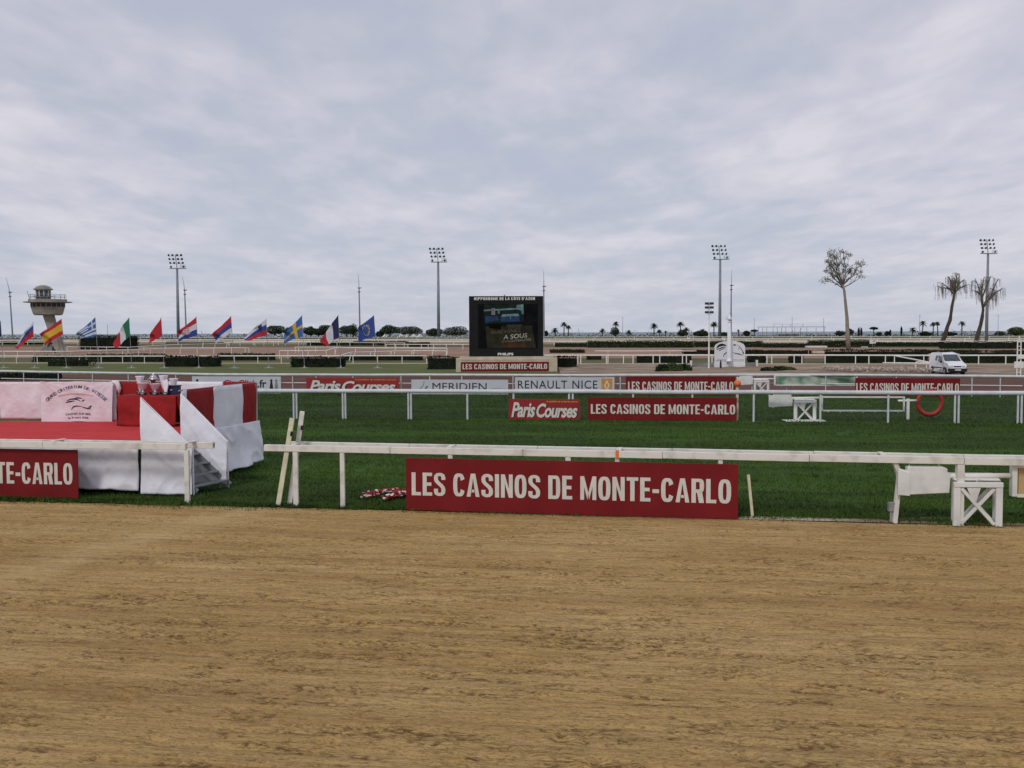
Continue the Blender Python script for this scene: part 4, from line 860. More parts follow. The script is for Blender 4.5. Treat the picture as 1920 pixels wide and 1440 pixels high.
# ================================================================== flowers behind the front rail
def garland(pts, label, sd_):
    P3 = [G(*p) for p in pts]; rs = random.Random(sd_); org = P3[0]
    t = thing('flower_garland', label, 'flowers', org, 'flower garlands on the turf')
    red, wh, gr, hay = MB(), MB(), MB(), MB()
    def blob(mb, c, r_):
        mb.lathe([(r_ * .35, -r_ * .4), (r_, 0), (r_ * .9, r_ * .35), (r_ * .45, r_ * .5), (r_ * .2, r_ * .3)], c, 7)
    for i in range(220):
        t_ = rs.random() * (len(P3) - 1); k = min(int(t_), len(P3) - 2); c = P3[k].lerp(P3[k + 1], t_ - k)
        c = c + Vector((rs.gauss(0, .05), rs.gauss(0, .07), .05 + rs.random() * .09))
        seg = int(t_ * 3.2) % 3
        if i < 120:
            if rs.random() < (.75 if seg == 0 else .08): blob(wh, c, rs.uniform(.025, .045))
            else: blob(red, c, rs.uniform(.025, .042))
        else:
            a = rs.uniform(0, 6.28); d_ = Vector((math.cos(a), math.sin(a), rs.uniform(-.3, .8))) * .09; s_ = Vector((-math.sin(a), math.cos(a), 0)) * .02; c.z -= .04
            gr.poly([c, c + d_ * .5 + s_, c + d_, c + d_ * .5 - s_])
    part('red_flowers', red, mat('red_petals', (.42, .012, .02), .6), t); part('white_flowers', wh, mat('white_petals', (.75, .74, .7), .6), t); part('greenery', gr, LEAFM, t)
    for c_ in t.children: c_['kind'] = 'stuff'
garland([(681, 940), (692, 935), (706, 931), (722, 928), (742, 927), (762, 930), (770, 934)], 'longer curved garland of red and white flowers on the turf', 1)
garland([(724, 943), (733, 938), (745, 934), (756, 932), (768, 936)], 'short garland of red and white flowers next to the largest red board', 2)

# ================================================================== hedges
def hedge(x0, x1, ybase, ytop, depth=1.2, m=LEAFD, label='', yb1=None, dens=26, rounded=False, cat='hedge', group='dark clipped hedges', size=.11):
    a, b = G(x0, ybase), G(x1, yb1 or ybase); h = max(.3, AT(x0, ytop, a.y).z); ex = (b - a); L_ = ex.length; ex.normalize(); nv = Vector((-ex.y, ex.x, 0))
    t = thing('hedge', label, cat, a, group)
    core = MB(); c = (a + b) / 2 + nv * (depth / 2); s_ = .9
    core.box(c + Vector((0, 0, h * .47)), (L_ * .98, depth * .85, h * .94), Matrix((ex, nv, Vector((0, 0, 1)))).transposed()); part('stems', core, LEAFDD, t)
    area = L_ * h + L_ * depth + 2 * depth * h; n = int(min(16000, area * dens))
    u = rng.random((n, 3)); f = rng.random(n); X = u[:, 0] * L_; Y = u[:, 1] * depth; Z = u[:, 2] * h
    fr = f < (L_ * h) / area; tp = (~fr) & (f < (L_ * h + L_ * depth) / area); sd_ = ~(fr | tp)
    Y[fr] = 0; Z[tp] = h; X[sd_] = np.where(rng.random(sd_.sum()) < .5, 0, L_)
    wobb = .10 * (vnoise(X / 1.3 + x0, Z / 1.1 + 3, 60) - .3)
    Z = Z * (1 + wobb * 1.6); Y = Y - wobb * 1.2 + rng.normal(0, .035, n)
    if rounded:
        e_ = np.minimum(X, L_ - X); k = np.clip(e_ / (h * .8), 0, 1); Z = Z * (0.45 + .55 * np.sqrt(1 - (1 - k) ** 2)); Y = Y + (1 - k) * depth * .25
    P = np.array(a)[None] * 0 + X[:, None] * np.array(ex) + Y[:, None] * np.array(nv) + Z[:, None] * np.array([0, 0, 1.]) + rng.normal(0, .03, (n, 3))
    V, Fc = leaves(P, size * max(1, a.y / 140)); link('foliage', npmesh('foliage', V, Fc, m), t)
    if rounded: core_o = [c_ for c_ in t.children if c_.name.startswith('stems')][0]; core_o.scale = (.9, .9, .8)
    return t
H = hedge
gv = 'dark bushes on the verge'
H(88, 161, 687, 671.5, 1.8, LEAFD, 'low rounded bush on the verge below the tower', rounded=True, group=gv)
H(308, 404, 688, 669.5, 1.8, LEAFDD, 'dark clipped hedge block on the verge behind the red and white podium', group=gv)
H(545, 640, 689, 671.5, 1.8, LEAFDD, 'dark clipped hedge block on the verge below the red white and blue flag', group=gv)
H(802, 853, 693, 671, 2.0, LEAFDD, 'dark hedge block against the left side of the screen base', group=gv)
H(1045, 1079, 692, 671, 2.0, LEAFDD, 'dark hedge block against the right side of the screen base', group=gv)
H(-60, 104, 713, 700.5, 1.2, LEAFDD, 'low dark hedge behind the third rail at the left edge', group=gv)
H(60, 150, 679, 667, 1.5, LEAFD, 'hedge behind the low rail left of the tower foot')
H(162, 304, 679, 665.5, 1.5, LEAFD, 'hedge behind the low rail between the tower and the plain red flag')
H(408, 510, 676, 664, 1.5, LEAFD, 'hedge behind the low rail under the blue and yellow flag')
H(640, 790, 676, 667, 1.2, LEAFDD, 'low hedge behind the tangled white barriers', group=None)
H(148, 242, 655, 631, 4, LEAFDD, 'tall black hedge behind the green white and red flag', dens=14)
H(0, 90, 646, 641, 3, LEAFDD, 'thin far hedge at the left edge behind the tower', dens=10)
H(310, 430, 644, 640.5, 3, LEAFDD, 'thin far hedge behind the red white and blue checked flag', dens=10)
H(575, 660, 648, 642, 3, LEAFD, 'far clipped hedge left of the blue starred flag', dens=10)
H(662, 760, 648, 641, 3, LEAFM, 'greener far hedge behind the blue starred flag', dens=10)
H(765, 800, 650, 643, 3, LEAFD, 'short far hedge just left of the screen', dens=10)
H(1100, 1300, 652, 640.5, 3, LEAFM, 'long far hedge right of the screen, left half', dens=9)
H(1302, 1430, 651, 640.8, 3, LEAFM, 'long far hedge behind the white post sign', dens=9)
H(1040, 1098, 651, 644, 3, LEAFM, 'far hedge directly right of the screen', dens=10)
H(1030, 1095, 662, 656, 2, LEAFD, 'low hedge between the tracks just right of the screen', dens=12)
H(1195, 1296, 681, 668, 1.6, LEAFDD, 'dark hedge behind the white rail left of the white post sign')
H(1100, 1126, 675, 668, 1.6, LEAFDD, 'short dark hedge behind the white rail right of the screen')
H(1404, 1436, 681, 668, 1.6, LEAFDD, 'dark hedge block behind the rail right of the white post sign')
H(1280, 1432, 664, 657.5, 1.6, LEAFDD, 'dark low hedge behind the white post sign')
H(1398, 1545, 664, 658, 1.8, LEAFD, 'dark hedge left of the tall pale tree foot')
H(1550, 1742, 681, 658, 1.8, LEAFDD, 'long dark hedge behind the rail left of the white van')
H(1806, 1990, 681, 660, 1.8, LEAFD, 'long dark hedge behind the rail right of the white van')
H(1482, 1506, 681, 668, 1.8, LEAFDD, 'small dark hedge block behind the rail between sign and tall tree')
H(1430, 1520, 652, 645, 3, LEAFD, 'far hedge right of the long hedge', dens=9)
H(1515, 1640, 651, 639, 3, LEAFM, 'far hedge behind the tall pale tree', dens=9)
H(1642, 1762, 650, 643, 3, LEAFD, 'far hedge between the tall pale tree and the drooping trees', dens=9)
H(1764, 1960, 654, 642, 3, LEAFDD, 'far dark hedge under the drooping trees', dens=9)
H(1718, 1740, 662, 657, 2, LEAFD, 'small far hedge left of the van roof', dens=9); H(1742, 1838, 662.5, 656.5, 2, LEAFM, 'greener far hedge above the van roof', dens=9); H(1872, 1960, 662, 657, 2, LEAFD, 'far hedge at the right edge of the training track', dens=9)
# loose shrubs on the bank
def shrub(px, py, w_, h, m, label, group=None, n=1400, size=.09):
    q = G(px, py); t = thing('shrub', label, 'shrub', q, group)
    mb = MB()
    for i in range(9):
        a = random.uniform(0, 6.28); mb.tube([(0, 0, 0), (math.cos(a) * w_ * .2, math.sin(a) * w_ * .12, h * .4), (math.cos(a) * w_ * .42, math.sin(a) * w_ * .25, h * random.uniform(.6, .95))], [.02, .014, .006], 4)
    part('stems', mb, BARKD, t, world=False)
    P = rng.normal(size=(n, 3)); P /= np.linalg.norm(P, axis=1)[:, None]; P *= (rng.random((n, 1)) ** .4) * (0.75 + .4 * vnoise(P[:, 0] * 3 + 9, P[:, 2] * 3 + 9, 77))[:, None]
    P = np.abs(P * [1, 1, 1]) * np.sign(P) ; P[:, 2] = np.abs(P[:, 2]); P *= [w_ / 2, w_ / 3, h]
    V, Fc = leaves(P, size); link('foliage', npmesh('foliage', V, Fc, m), t); return t
for i, (px, py, w_, h, m) in enumerate(((1243, 698, 1.6, .8, LEAFD), (1262, 698, 1.8, .95, LEAFM), (1283, 697, 1.4, .8, LEAFD), (1440, 698, 1.5, .5, LEAFD), (1462, 697, 1.6, .55, LEAFD), (1480, 697, 1.2, .45, LEAFM))):
    shrub(px, py, w_, h, m, ['leftmost loose shrub on the bank left of the white sign', 'largest loose shrub on the bank left of the white sign', 'loose shrub on the bank touching the grey wall', 'low shrub just right of the grey wall', 'middle low shrub right of the grey wall', 'rightmost low shrub right of the grey wall'][i], 'loose shrubs on the bank')

# ================================================================== flags
def cmat(nm, c): return mat(nm, c, .8, .06, 3, .2, 6)
FC = {k: cmat('flag_' + k, c) for k, c in dict(white=(.56, .56, .62), blue=(.025, .05, .24), navy=(.014, .022, .09), red=(.42, .018, .03), yellow=(.58, .36, .03), green=(.02, .15, .08), lblue=(.04, .12, .34), orange=(.62, .32, .06), eu=(.03, .07, .28)).items()}
def fl_color(kind, u, v):   # u from hoist 0..1, v from top 0..1
    if kind == 'spain': return 'yellow' if .25 < v < .75 else 'red'
    if kind == 'greece':
        if u < .4 and v < 5 / 9: return 'white' if abs(u - .2) < .045 or abs(v - 2.5 / 9) < .06 else 'lblue'
        return 'lblue' if int(v * 9) % 2 == 0 else 'white'
    if kind == 'italy': return 'green' if u < .34 else 'white' if u < .67 else 'red'
    if kind == 'red': return 'red'
    if kind == 'croatia':
        if .36 < u < .60 and .26 < v < .72: return 'red' if (int(u * 20) + int(v * 16)) % 2 else 'white'
        return 'red' if v < .33 else 'white' if v < .67 else 'blue'
    if kind == 'serbia': return 'red' if v < .36 else 'blue' if v < .70 else 'white'
    if kind == 'slovenia':
        if .18 < u < .36 and .10 < v < .52: return 'navy' if v > .2 else 'blue'
        return 'white' if v < .33 else 'blue' if v < .67 else 'red'
    if kind == 'sweden': return 'yellow' if .28 < u < .42 or .42 < v < .58 else 'lblue'
    if kind == 'france': return 'navy' if u < .36 else 'white' if u < .67 else 'red'
    if kind == 'eu': 
        for k in range(12):
            if math.hypot((u - .5) * 1.5 - .30 * math.cos(k * math.pi / 6), v - .5 - .30 * math.sin(k * math.pi / 6)) < .052: return 'yellow'
        return 'eu'
    if kind == 'czech': return 'white' if v < .2 else 'blue' if v < .55 else 'red'
def flag(pole_x, top_x, ytop, kind, fx, fy, label, hoist=33, curl=0.3, dbl=0.0):
    b = G(pole_x, 690.5); top = AT(top_x, ytop, b.y); k = b.y / F
    t = thing('flag', label, 'flag', b, 'national flags in a row on the verge')
    mb = MB(); mb.tube([b, b.lerp(top, .5), top], [.030, .024, .016], 8); part('pole', mb, METAL, t)
    mb = MB(); mb.lathe([(.55, .0), (.55, .03), (.12, .07), (.06, .25), (.045, .25)], b + Vector((0, 0, .015)), 8); part('foot_plate', mb, METAL, t)
    mb = MB(); nu, nv_ = 42, 30; vs = []; names = ['white', 'blue', 'navy', 'red', 'yellow', 'green', 'lblue', 'orange', 'eu']
    pd = (b - top).normalized(); rs = random.Random(pole_x); ph = rs.uniform(0, 6)
    for i in range(nu + 1):
        u = i / nu
        for j in range(nv_ + 1):
            v = j / nv_
            P = top + pd * (v * hoist * k * (1 - .0 * u) + .05)
            fyy = fy[0] + (fy[1] - fy[0]) * v
            P = P + Vector((-fx * k * u * (1 + .10 * math.sin(math.pi * u) * (1 - v)) * (1 - .12 * v), 0, -fyy * k * (u ** (1.0 + curl * v))))
            P.y += (.26 * math.sin(u * 7.5 + ph + v * 1.6) + .09 * math.sin(u * 15 + v * 4)) * (u ** .6)
            P.z += .09 * math.sin(u * 8 + ph + v * 2.0) * u; P.x += .10 * math.sin(v * 5 + u * 6 + ph) * u
            vs.append(P)
    mb.v = [tuple(p) for p in vs]
    for i in range(nu):
        for j in range(nv_):
            mb.f.append((i * (nv_ + 1) + j, i * (nv_ + 1) + j + 1, (i + 1) * (nv_ + 1) + j + 1, (i + 1) * (nv_ + 1) + j)); mb.m.append(names.index(fl_color(kind, (i + .5) / nu, (j + .5) / nv_)))
    part('cloth', mb, [FC[n] for n in names], t, True)
flag(7, 1, 600, 'france', 30, (40, 20), 'blue flag cut by the left edge of the picture', 30)
flag(65, 62, 603, 'czech', 33, (42, 22), 'limp white blue and red flag left of the tower foot', 28)
flag(125, 115, 597, 'spain', 41, (30, 22), 'red and yellow flag with broad bands in front of the tower', 30)
flag(185, 178.5, 594, 'greece', 37, (34, 7), 'blue and white striped flag with a cross in the corner', 35)
flag(247, 242, 594, 'italy', 29, (42, 24), 'green white and red upright striped flag beside the black hedge', 36)
flag(308, 302, 594, 'red', 26, (44, 12), 'plain red flag left of the tall floodlight mast', 36)
flag(373, 368, 593, 'croatia', 38, (33, 11), 'red white and blue flag with a checked shield', 35)
flag(439.5, 433, 592, 'serbia', 36, (36, 22), 'red over blue over white flag without emblem', 31)
flag(504, 499, 597, 'slovenia', 41, (34, 10), 'white blue and red flag with a small dark shield', 31)
flag(571, 566, 590, 'sweden', 37, (42, 12), 'light blue flag with a yellow cross', 40)
flag(639, 634, 590, 'france', 33, (46, 20), 'dark blue white and red upright striped flag', 42)
flag(708, 701, 590, 'eu', 33, (28, 10), 'blue flag with a ring of yellow stars nearest the screen', 40)

# ================================================================== the screen
A = G(855, 698); B = G(1045, 697); ex = (B - A).normalized(); ez = Vector((0, 0, 1)); n = ex.cross(ez); Yb = A.y
t = thing('screen_base', 'beige rendered base wall with a red board under the big screen', 'wall', A)
W_ = (B - A).length; zb_ = AT(960, 670, Yb).z
mb = MB(); mb.prism([A, A + ex * W_, A + ex * W_ + ez * (zb_ - .1), A + ez * (zb_ - .1)], -n * 1.6); bevel(part('wall', mb, BEIGE, t), .02)
mb = MB(); mb.prism([A + ex * .35 - n * .1 + ez * (zb_ - .1), A + ex * (W_ - .35) - n * .1 + ez * (zb_ - .1), A + ex * (W_ - .35) - n * .1 + ez * (zb_ + .07), A + ex * .35 - n * .1 + ez * (zb_ + .07)], -n * 1.4); part('plinth', mb, BEIGE, t)
mb = MB(); mb.prism([A + ex * .5 + n * .003 + ez * (zb_ - .24), A + ex * (W_ - .75) + n * .003 + ez * (zb_ - .24), A + ex * (W_ - .75) + n * .003 + ez * (zb_ - .17), A + ex * .5 + n * .003 + ez * (zb_ - .17)], n * .03); part('ledge', mb, BEIGE, t)
O = A + ex * ((864 - 855) / 190 * W_) + n * .003 + ez * .06; bw, bh = (1029 - 864) / 190 * W_, .84
mb = MB(); mb.prism([O, O + ex * bw, O + ex * bw + ez * bh, O + ez * bh], n * .03); bt = part('red_board', mb, REDB, t)
mb = MB(); block_text(mb, 'LES CASINOS DE MONTE-CARLO', O + n * .035 + ex * bw * .02 + ez * bh * .24, ex, ez, bw * .96, bh * .55, n); part('lettering', mb, LET, bt)
t = thing('video_screen', 'big black outdoor video screen showing a dim advert', 'screen', A + ex * 3 - n * .3)
SA = A + ex * ((880 - 855) / 190 * W_) - n * .3 + ez * (zb_ + .07); sw = (1019 - 880) / 190 * W_; sh_ = AT(950, 555, Yb + .3).z - SA.z
mb = MB(); mb.prism([SA, SA + ex * sw, SA + ex * sw + ez * sh_, SA + ez * sh_], -n * .9); bevel(part('cabinet', mb, BLKP, t), .02)
f4 = n * .004
def emat(nm, c, s_=.25): return mat(nm, tuple(q * .45 for q in c), .8, .35, 1.2, emis=s_ * .8, spec=.05)
mb = MB(); mb.poly([SA + f4 + ex * sw * a + ez * sh_ * b for a, b in ((.12, .13), (.93, .13), (.93, .87), (.12, .87))]); scr = part('display', mb, emat('dark_display', (.010, .011, .012), .25), t)
def spoly(pts, m, lay, nm):
    mb = MB(); mb.poly([SA + f4 * (1 + lay) + ex * sw * a + ez * sh_ * (1 - b) for a, b in pts]); part(nm, mb, m, scr)
spoly([(.22, .50), (.85, .49), (.90, .86), (.24, .86)], emat('dim_olive_image', (.045, .045, .03), .2), 1, 'image_patch')
spoly([(.20, .14), (.74, .13), (.74, .42), (.21, .46)], emat('dim_green_image', (.022, .035, .030), .25), 1, 'image_patch')
CY, BLU, BRN = emat('cyan_image', (.20, .34, .36), .3), emat('blue_image', (.03, .07, .16), .4), emat('brown_image', (.10, .045, .025), .25)
spoly([(.20, .225), (.66, .195), (.66, .22), (.20, .25)], CY, 2, 'image_patch'); spoly([(.64, .15), (.73, .135), (.74, .30), (.71, .30), (.70, .24), (.64, .22)], CY, 3, 'image_patch')
spoly([(.30, .20), (.35, .20), (.35, .31), (.30, .31)], emat('white_image', (.35, .36, .36), .3), 3, 'image_patch'); spoly([(.39, .24), (.41, .24), (.41, .29), (.39, .29)], CY, 3, 'image_patch')
spoly([(.22, .33), (.38, .33), (.40, .40), (.22, .44)], BLU, 2, 'image_patch'); spoly([(.45, .30), (.66, .29), (.68, .33), (.43, .34)], CY, 3, 'image_patch'); spoly([(.43, .34), (.68, .33), (.68, .42), (.43, .42)], BLU, 2, 'image_patch')
spoly([(.55, .335), (.565, .335), (.565, .38), (.55, .38)], CY, 4, 'image_patch'); spoly([(.44, .77), (.74, .77), (.78, .85), (.48, .85)], BRN, 2, 'image_patch'); spoly([(.26, .46), (.45, .47), (.42, .55), (.27, .53)], emat('black_image', (.006, .006, .007), .2), 2, 'image_patch'); spoly([(.5, .475), (.72, .47), (.70, .53), (.52, .54)], emat('grey_image', (.07, .07, .055), .2), 2, 'image_patch')
TX1, TX2, TX3 = emat('dim_yellow_text', (.15, .14, .08), .3), emat('bright_text', (.50, .50, .42), .4), emat('tan_text', (.32, .29, .22), .3)
for txt, x, y, w2, h2, m, rot in (('MACHINES', .30, .635, .40, .06, TX1, 5), ('A SOUS', .46, .72, .33, .075, TX2, 5), ('>>NOUVEAUTES', .44, .775, .40, .042, TX3, 4)):
    mb = MB(); r3 = R(rot); e1 = ex * math.cos(r3) + ez * math.sin(r3); e2 = ez * math.cos(r3) - ex * math.sin(r3)
    font_text(mb, txt, SA + f4 * 5 + ex * sw * x + ez * sh_ * (1 - y), e1, e2, sw * w2, sh_ * h2, off=.015, shear=.15); part('screen_text', mb, m, scr)
mb = MB(); block_text(mb, "HIPPODROME DE LA COTE D'AZUR", SA + f4 + ex * sw * .07 + ez * sh_ * .935, ex, ez, sw * .82, sh_ * .046, n, gap=.16)
q = SA + f4 + ex * sw * .602 + ez * sh_ * .987; mb.poly([q, q + ex * .05 + ez * .045, q + ex * .10]); part('title_lettering', mb, mat('lit_title_white', (.8, .8, .76), .5, .02), t)
mb = MB(); font_text(mb, 'PHILIPS', SA + f4 + ex * sw * .385 + ez * sh_ * .018, ex, ez, sw * .21, sh_ * .042, off=.03); part('maker_lettering', mb, mat('screen_white_print', (.8, .8, .76), .5, .02), t)
mb = MB(); mb.box(SA + ex * sw * .48 - n * .3 + ez * (sh_ + .07), (.12, .12, .14)); part('roof_lamp', mb, METAL, t)

# ================================================================== white sign and winning post
A = G(1340, 691.5); Yb = A.y; B = G(1397, 691); ex = (B - A).normalized(); n = ex.cross(ez); W_ = (B - A).length
t = thing('racecourse_sign', 'white arched sign with a black line drawing of a horse head, on the bank', 'sign', A)
def zz(y): return AT(1368, y, Yb).z
mb = MB(); pts = [(0, zz(681)), (W_, zz(681)), (W_, zz(650))]
for a in range(0, 9): th_ = math.pi * a / 8; pts.append((W_ / 2 + W_ / 2 * .97 * math.cos(th_), zz(649) + (zz(639.5) - zz(649)) * math.sin(th_)))
pts.append((0, zz(650)))
mb.prism([A + ex * x + ez * z_ for x, z_ in pts], -n * .12); bevel(part('panel', mb, WBOX, t), .01, 1)
mb = MB(); mb.prism([A - ex * .02 + n * .06 + ez * z_ + ex * x for x, z_ in ((0, .02), (W_ + .04, .02), (W_ + .04, zz(681) - .004), (0, zz(681) - .004))], -n * .3); bevel(part('plinth', mb, WBOX, t), .02, 1)
mb = MB(); s2 = W_; z0 = zz(681); hh = zz(640) - z0
for sg, wd in (([(.06, .68), (.14, .80), (.26, .84), (.38, .80)], .13), ([(.05, .62), (.15, .66), (.25, .72), (.36, .74)], .06), ([(.12, .56), (.22, .62), (.34, .70)], .04), ([(.28, .28), (.31, .40), (.38, .48), (.44, .50)], .05),
               ([(.60, .82), (.65, .84), (.70, .80)], .07), ([(.60, .50), (.68, .44), (.78, .42), (.86, .38), (.92, .36)], .05), ([(.72, .86), (.82, .74), (.90, .58), (.95, .45), (.92, .37)], .035), ([(.76, .68), (.79, .67), (.82, .66)], .04), ([(.90, .48), (.93, .46), (.94, .43)], .05)):
    stroke(mb, [(x * s2, z0 + y * hh) for x, y in sg], A + n * .004, ex, ez, wd * 1.9, n)
part('horse_drawing', mb, BLK, t)
mb = MB(); font_text(mb, 'HIPPODROME', A + n * .004 + ex * W_ * .04 + ez * (z0 + hh * .07), ex, ez, W_ * .38, hh * .11); font_text(mb, "COTE D'AZUR", A + n * .004 + ex * W_ * .58 + ez * (z0 + hh * .07), ex, ez, W_ * .38, hh * .11); part('lettering', mb, GRYP, t)
Q = G(1367, 691.3); Q.y -= .30; Q.x = AT(1367, 690, Q.y).x; t = thing('winning_post', 'tapering white column with pointed finial in front of the white arched sign', 'post', Q)
def zq(y): return AT(1367, y, Q.y).z
mb = MB(); mb.lathe([(.30, zq(678)), (.30, zq(676)), (.25, zq(675)), (.24, zq(670)), (.15, zq(606)), (.12, zq(605)), (.17, zq(604)), (.2, zq(603)), (.08, zq(602)), (.1, zq(600))], Q, 20); part('column', mb, WBOX, t, True)
mb = MB(); mb.lathe([(.22, zq(600)), (.25, zq(597.5)), (.14, zq(594)), (.05, zq(586)), (.01, zq(581))], Q, 16).tube([Q + Vector((-.1, 0, zq(598))), Q + Vector((-.35, 0, zq(597.5))), Q + Vector((-.05, 0, zq(590)))], .03, 6); part('finial', mb, WBOX, t, True)
A = G(1297, 692); B = G(1421, 691); A.y += .6; B.y += .6; ex = (B - A).normalized(); n = ex.cross(ez)
t = thing('low_wall', 'low grey concrete wall behind and below the white arched sign', 'wall', A)
mb = MB(); W_ = (B - A).length; mb.prism([A, B, B + ez * .55, A + ez * .55], -n * .35); part('wall', mb, CONCG, t)
for q in (A, B): mb = MB(); mb.box(q + n * .1 + ez * .4, (.18, .25, .8)); part('end_post', mb, WOLD, t)
q = G(1350, 693); mb = MB(); mb.box(q - q + Vector((0, 0, .35)), (.16, .12, .7)).box((0, 0, .8), (.09, .09, .2)); o = link('bollard', mb.mesh('bollard', BLK), None, q + Vector((0, -.3, 0))); tag(o, 'small black bollard in front of the left half of the white arched sign', 'bollard')
A = G(1329, 693.5); t = thing('floodlight_pole', 'slim pole with three pairs of small floodlights left of the white arched sign', 'floodlight', A)
def za(y): return AT(1330, y, A.y).z
mb = MB(); mb.tube([A, A + ez * za(640), A + ez * za(566)], [.09, .06, .04], 10); part('pole', mb, WPAINT, t)
for y in (569, 576.5, 585.5):
    for s_ in (-1, 1):
        mb = MB(); mb.box(A + ez * za(y) + Vector((s_ * .22, -.06, 0)), (.36, .16, .20), Matrix.Rotation(R(12), 3, 'X')); bevel(part('lamp', mb, LAMPG, t), .01, 1)
mb = MB()
for y in (572, 581, 590): mb.box(A + ez * za(y), (.45, .05, .03))
part('bracket', mb, METAL, t)
# lattice mast right
A = G(1910, 704); t = thing('lattice_mast', 'white lattice mast of two poles with rungs at the right edge', 'mast', A); hgt = AT(1909, 637, A.y).z; kk = A.y / F
mb = MB()
for s_ in (-1, 1): mb.tube([A + Vector((s_ * 3.5 * kk, 0, 0)), A + Vector((s_ * 3.2 * kk, 0, hgt))], .05, 8)
part('pole', mb, WPAINT, t)
rg = MB(); rg.box((0, 0, 0), (7 * kk, .04, .05)); rme = rg.mesh('rung', WPAINT)
for i in range(8): link('rung', rme, t, (0, 0, hgt * (i + .8) / 8.3))
mb = MB(); mb.box(A + Vector((2.6 * kk + .3, -.05, hgt * .52)), (1.0, .1, .28)); part('cross_arm', mb, WPAINT, t); mb = MB(); mb.tube([A + ez * hgt + ez * -.05, A + ez * (hgt + .3)], .06, 8); part('top_lamp', mb, WPAINT, t)
mb = MB(); mb.box(A + Vector((0, .0, hgt * .3)), (.7, .14, .5)); part('control_box', mb, WPAINT, t)

# ================================================================== control tower
A = G(96, 661.5); Yt = A.y; k = Yt / F; t = thing('control_tower', 'concrete racecourse control tower with wide disc deck and domed cabin', 'tower', A)
def zt_(y): return AT(92, y, Yt).z
C = Vector((A.x - 4 * k, Yt, 0))
for (x0, x1) in ((-19, 4), (17, 10)):
    mb = MB(); mb.prism([A + Vector((x0 * k, -.6, 0)), A + Vector((x0 * k + 9 * k, -.6, 0)), A + Vector((x1 * k + 3.5 * k, -.4, zt_(618))), A + Vector((x1 * k - 3.5 * k, -.4, zt_(618)))], (0, 1.1, 0)); part('splayed_leg', mb, CONC, t)
mb = MB(); mb.box(A + Vector((-2 * k, 0, zt_(650) / 2)), (14 * k, 1.6, zt_(650))); part('base_block', mb, CONCG, t)
mb = MB(); mb.prism([A + Vector((9 * k, -.7, zt_(655))), A + Vector((20 * k, -.7, zt_(655))), C + Vector((9 * k, -.8, zt_(590))), C + Vector((-7 * k, -.8, zt_(590)))], (0, 1.5, 0)); part('slanting_stem', mb, CONC, t)
mb = MB(); mb.lathe([(22.5 * k, zt_(591)), (25.5 * k, zt_(589.5)), (29.5 * k, zt_(575.5)), (29 * k, zt_(575.3)), (3, zt_(575))], C, 40); part('lower_bowl', mb, CONC, t, False)
mb = MB(); mb.lathe([(27.5 * k, zt_(575.4)), (29.5 * k, zt_(568.5))], C, 24); part('window_band', mb, GLASS, t)
mm = MB(); mm.box((0, 0, 0), (.14, .14, zt_(568) - zt_(575.5))); mme = mm.mesh('mullion', CONC)
for i in range(20):
    a = 2 * math.pi * i / 20; link('mullion', mme, t, C - A + Vector((29.2 * k * math.cos(a), 29.2 * k * math.sin(a), zt_(572))))
mb = MB(); mb.lathe([(28 * k, zt_(568.5)), (42.5 * k, zt_(567.2)), (42.5 * k, zt_(566)), (33.5 * k, zt_(565.2)), (33.5 * k, zt_(561.5)), (32.5 * k, zt_(561.5)), (32.5 * k, zt_(563)), (2, zt_(563))], C, 48); part('disc_deck', mb, CONC, t, False)
CC = C + Vector((-8 * k, 0, 0))
mb = MB(); mb.lathe([(13 * k, zt_(563)), (13 * k, zt_(555.5)), (12.6 * k, zt_(555.4)), (2, zt_(555.4))], CC, 16); part('cabin_wall', mb, CONC, t)
mb = MB(); mb.lathe([(12.3 * k, zt_(555.6)), (12.3 * k, zt_(543.5))], CC, 16); part('cabin_glass', mb, GLASS, t)
mm = MB(); mm.box((0, 0, 0), (.12, .12, zt_(543) - zt_(556))); mme = mm.mesh('cabin_post', WOLD)
for i in range(10): a = 2 * math.pi * (i + .3) / 10; link('cabin_post', mme, t, CC - A + Vector((13 * k * math.cos(a), 13 * k * math.sin(a), zt_(549.5))))
mb = MB(); mb.lathe([(13 * k, zt_(544)), (17 * k, zt_(543.5)), (17 * k, zt_(541.5)), (14.5 * k, zt_(540.5)), (12 * k, zt_(537.5)), (6 * k, zt_(535.2)), (.2, zt_(534.6))], CC, 28); part('domed_roof', mb, CONC, t)
mb = MB(); rr = 31.5 * k
for z_ in (zt_(552.5), zt_(557)): mb.tube([C + Vector((rr * math.cos(2 * math.pi * i / 32), rr * math.sin(2 * math.pi * i / 32), z_)) for i in range(33)], .035, 6, False)
for i in range(16): a = 2 * math.pi * i / 16; mb.tube([C + Vector((rr * math.cos(a), rr * math.sin(a), zt_(563))), C + Vector((rr * math.cos(a), rr * math.sin(a), zt_(552.5)))], .03, 5)
part('handrail', mb, METAL, t)
mb = MB(); mb.tube([C + Vector((-31 * k, -.5, zt_(563))), C + Vector((-36 * k, -.5, zt_(545)))], .05, 6); part('aerial', mb, METAL, t)

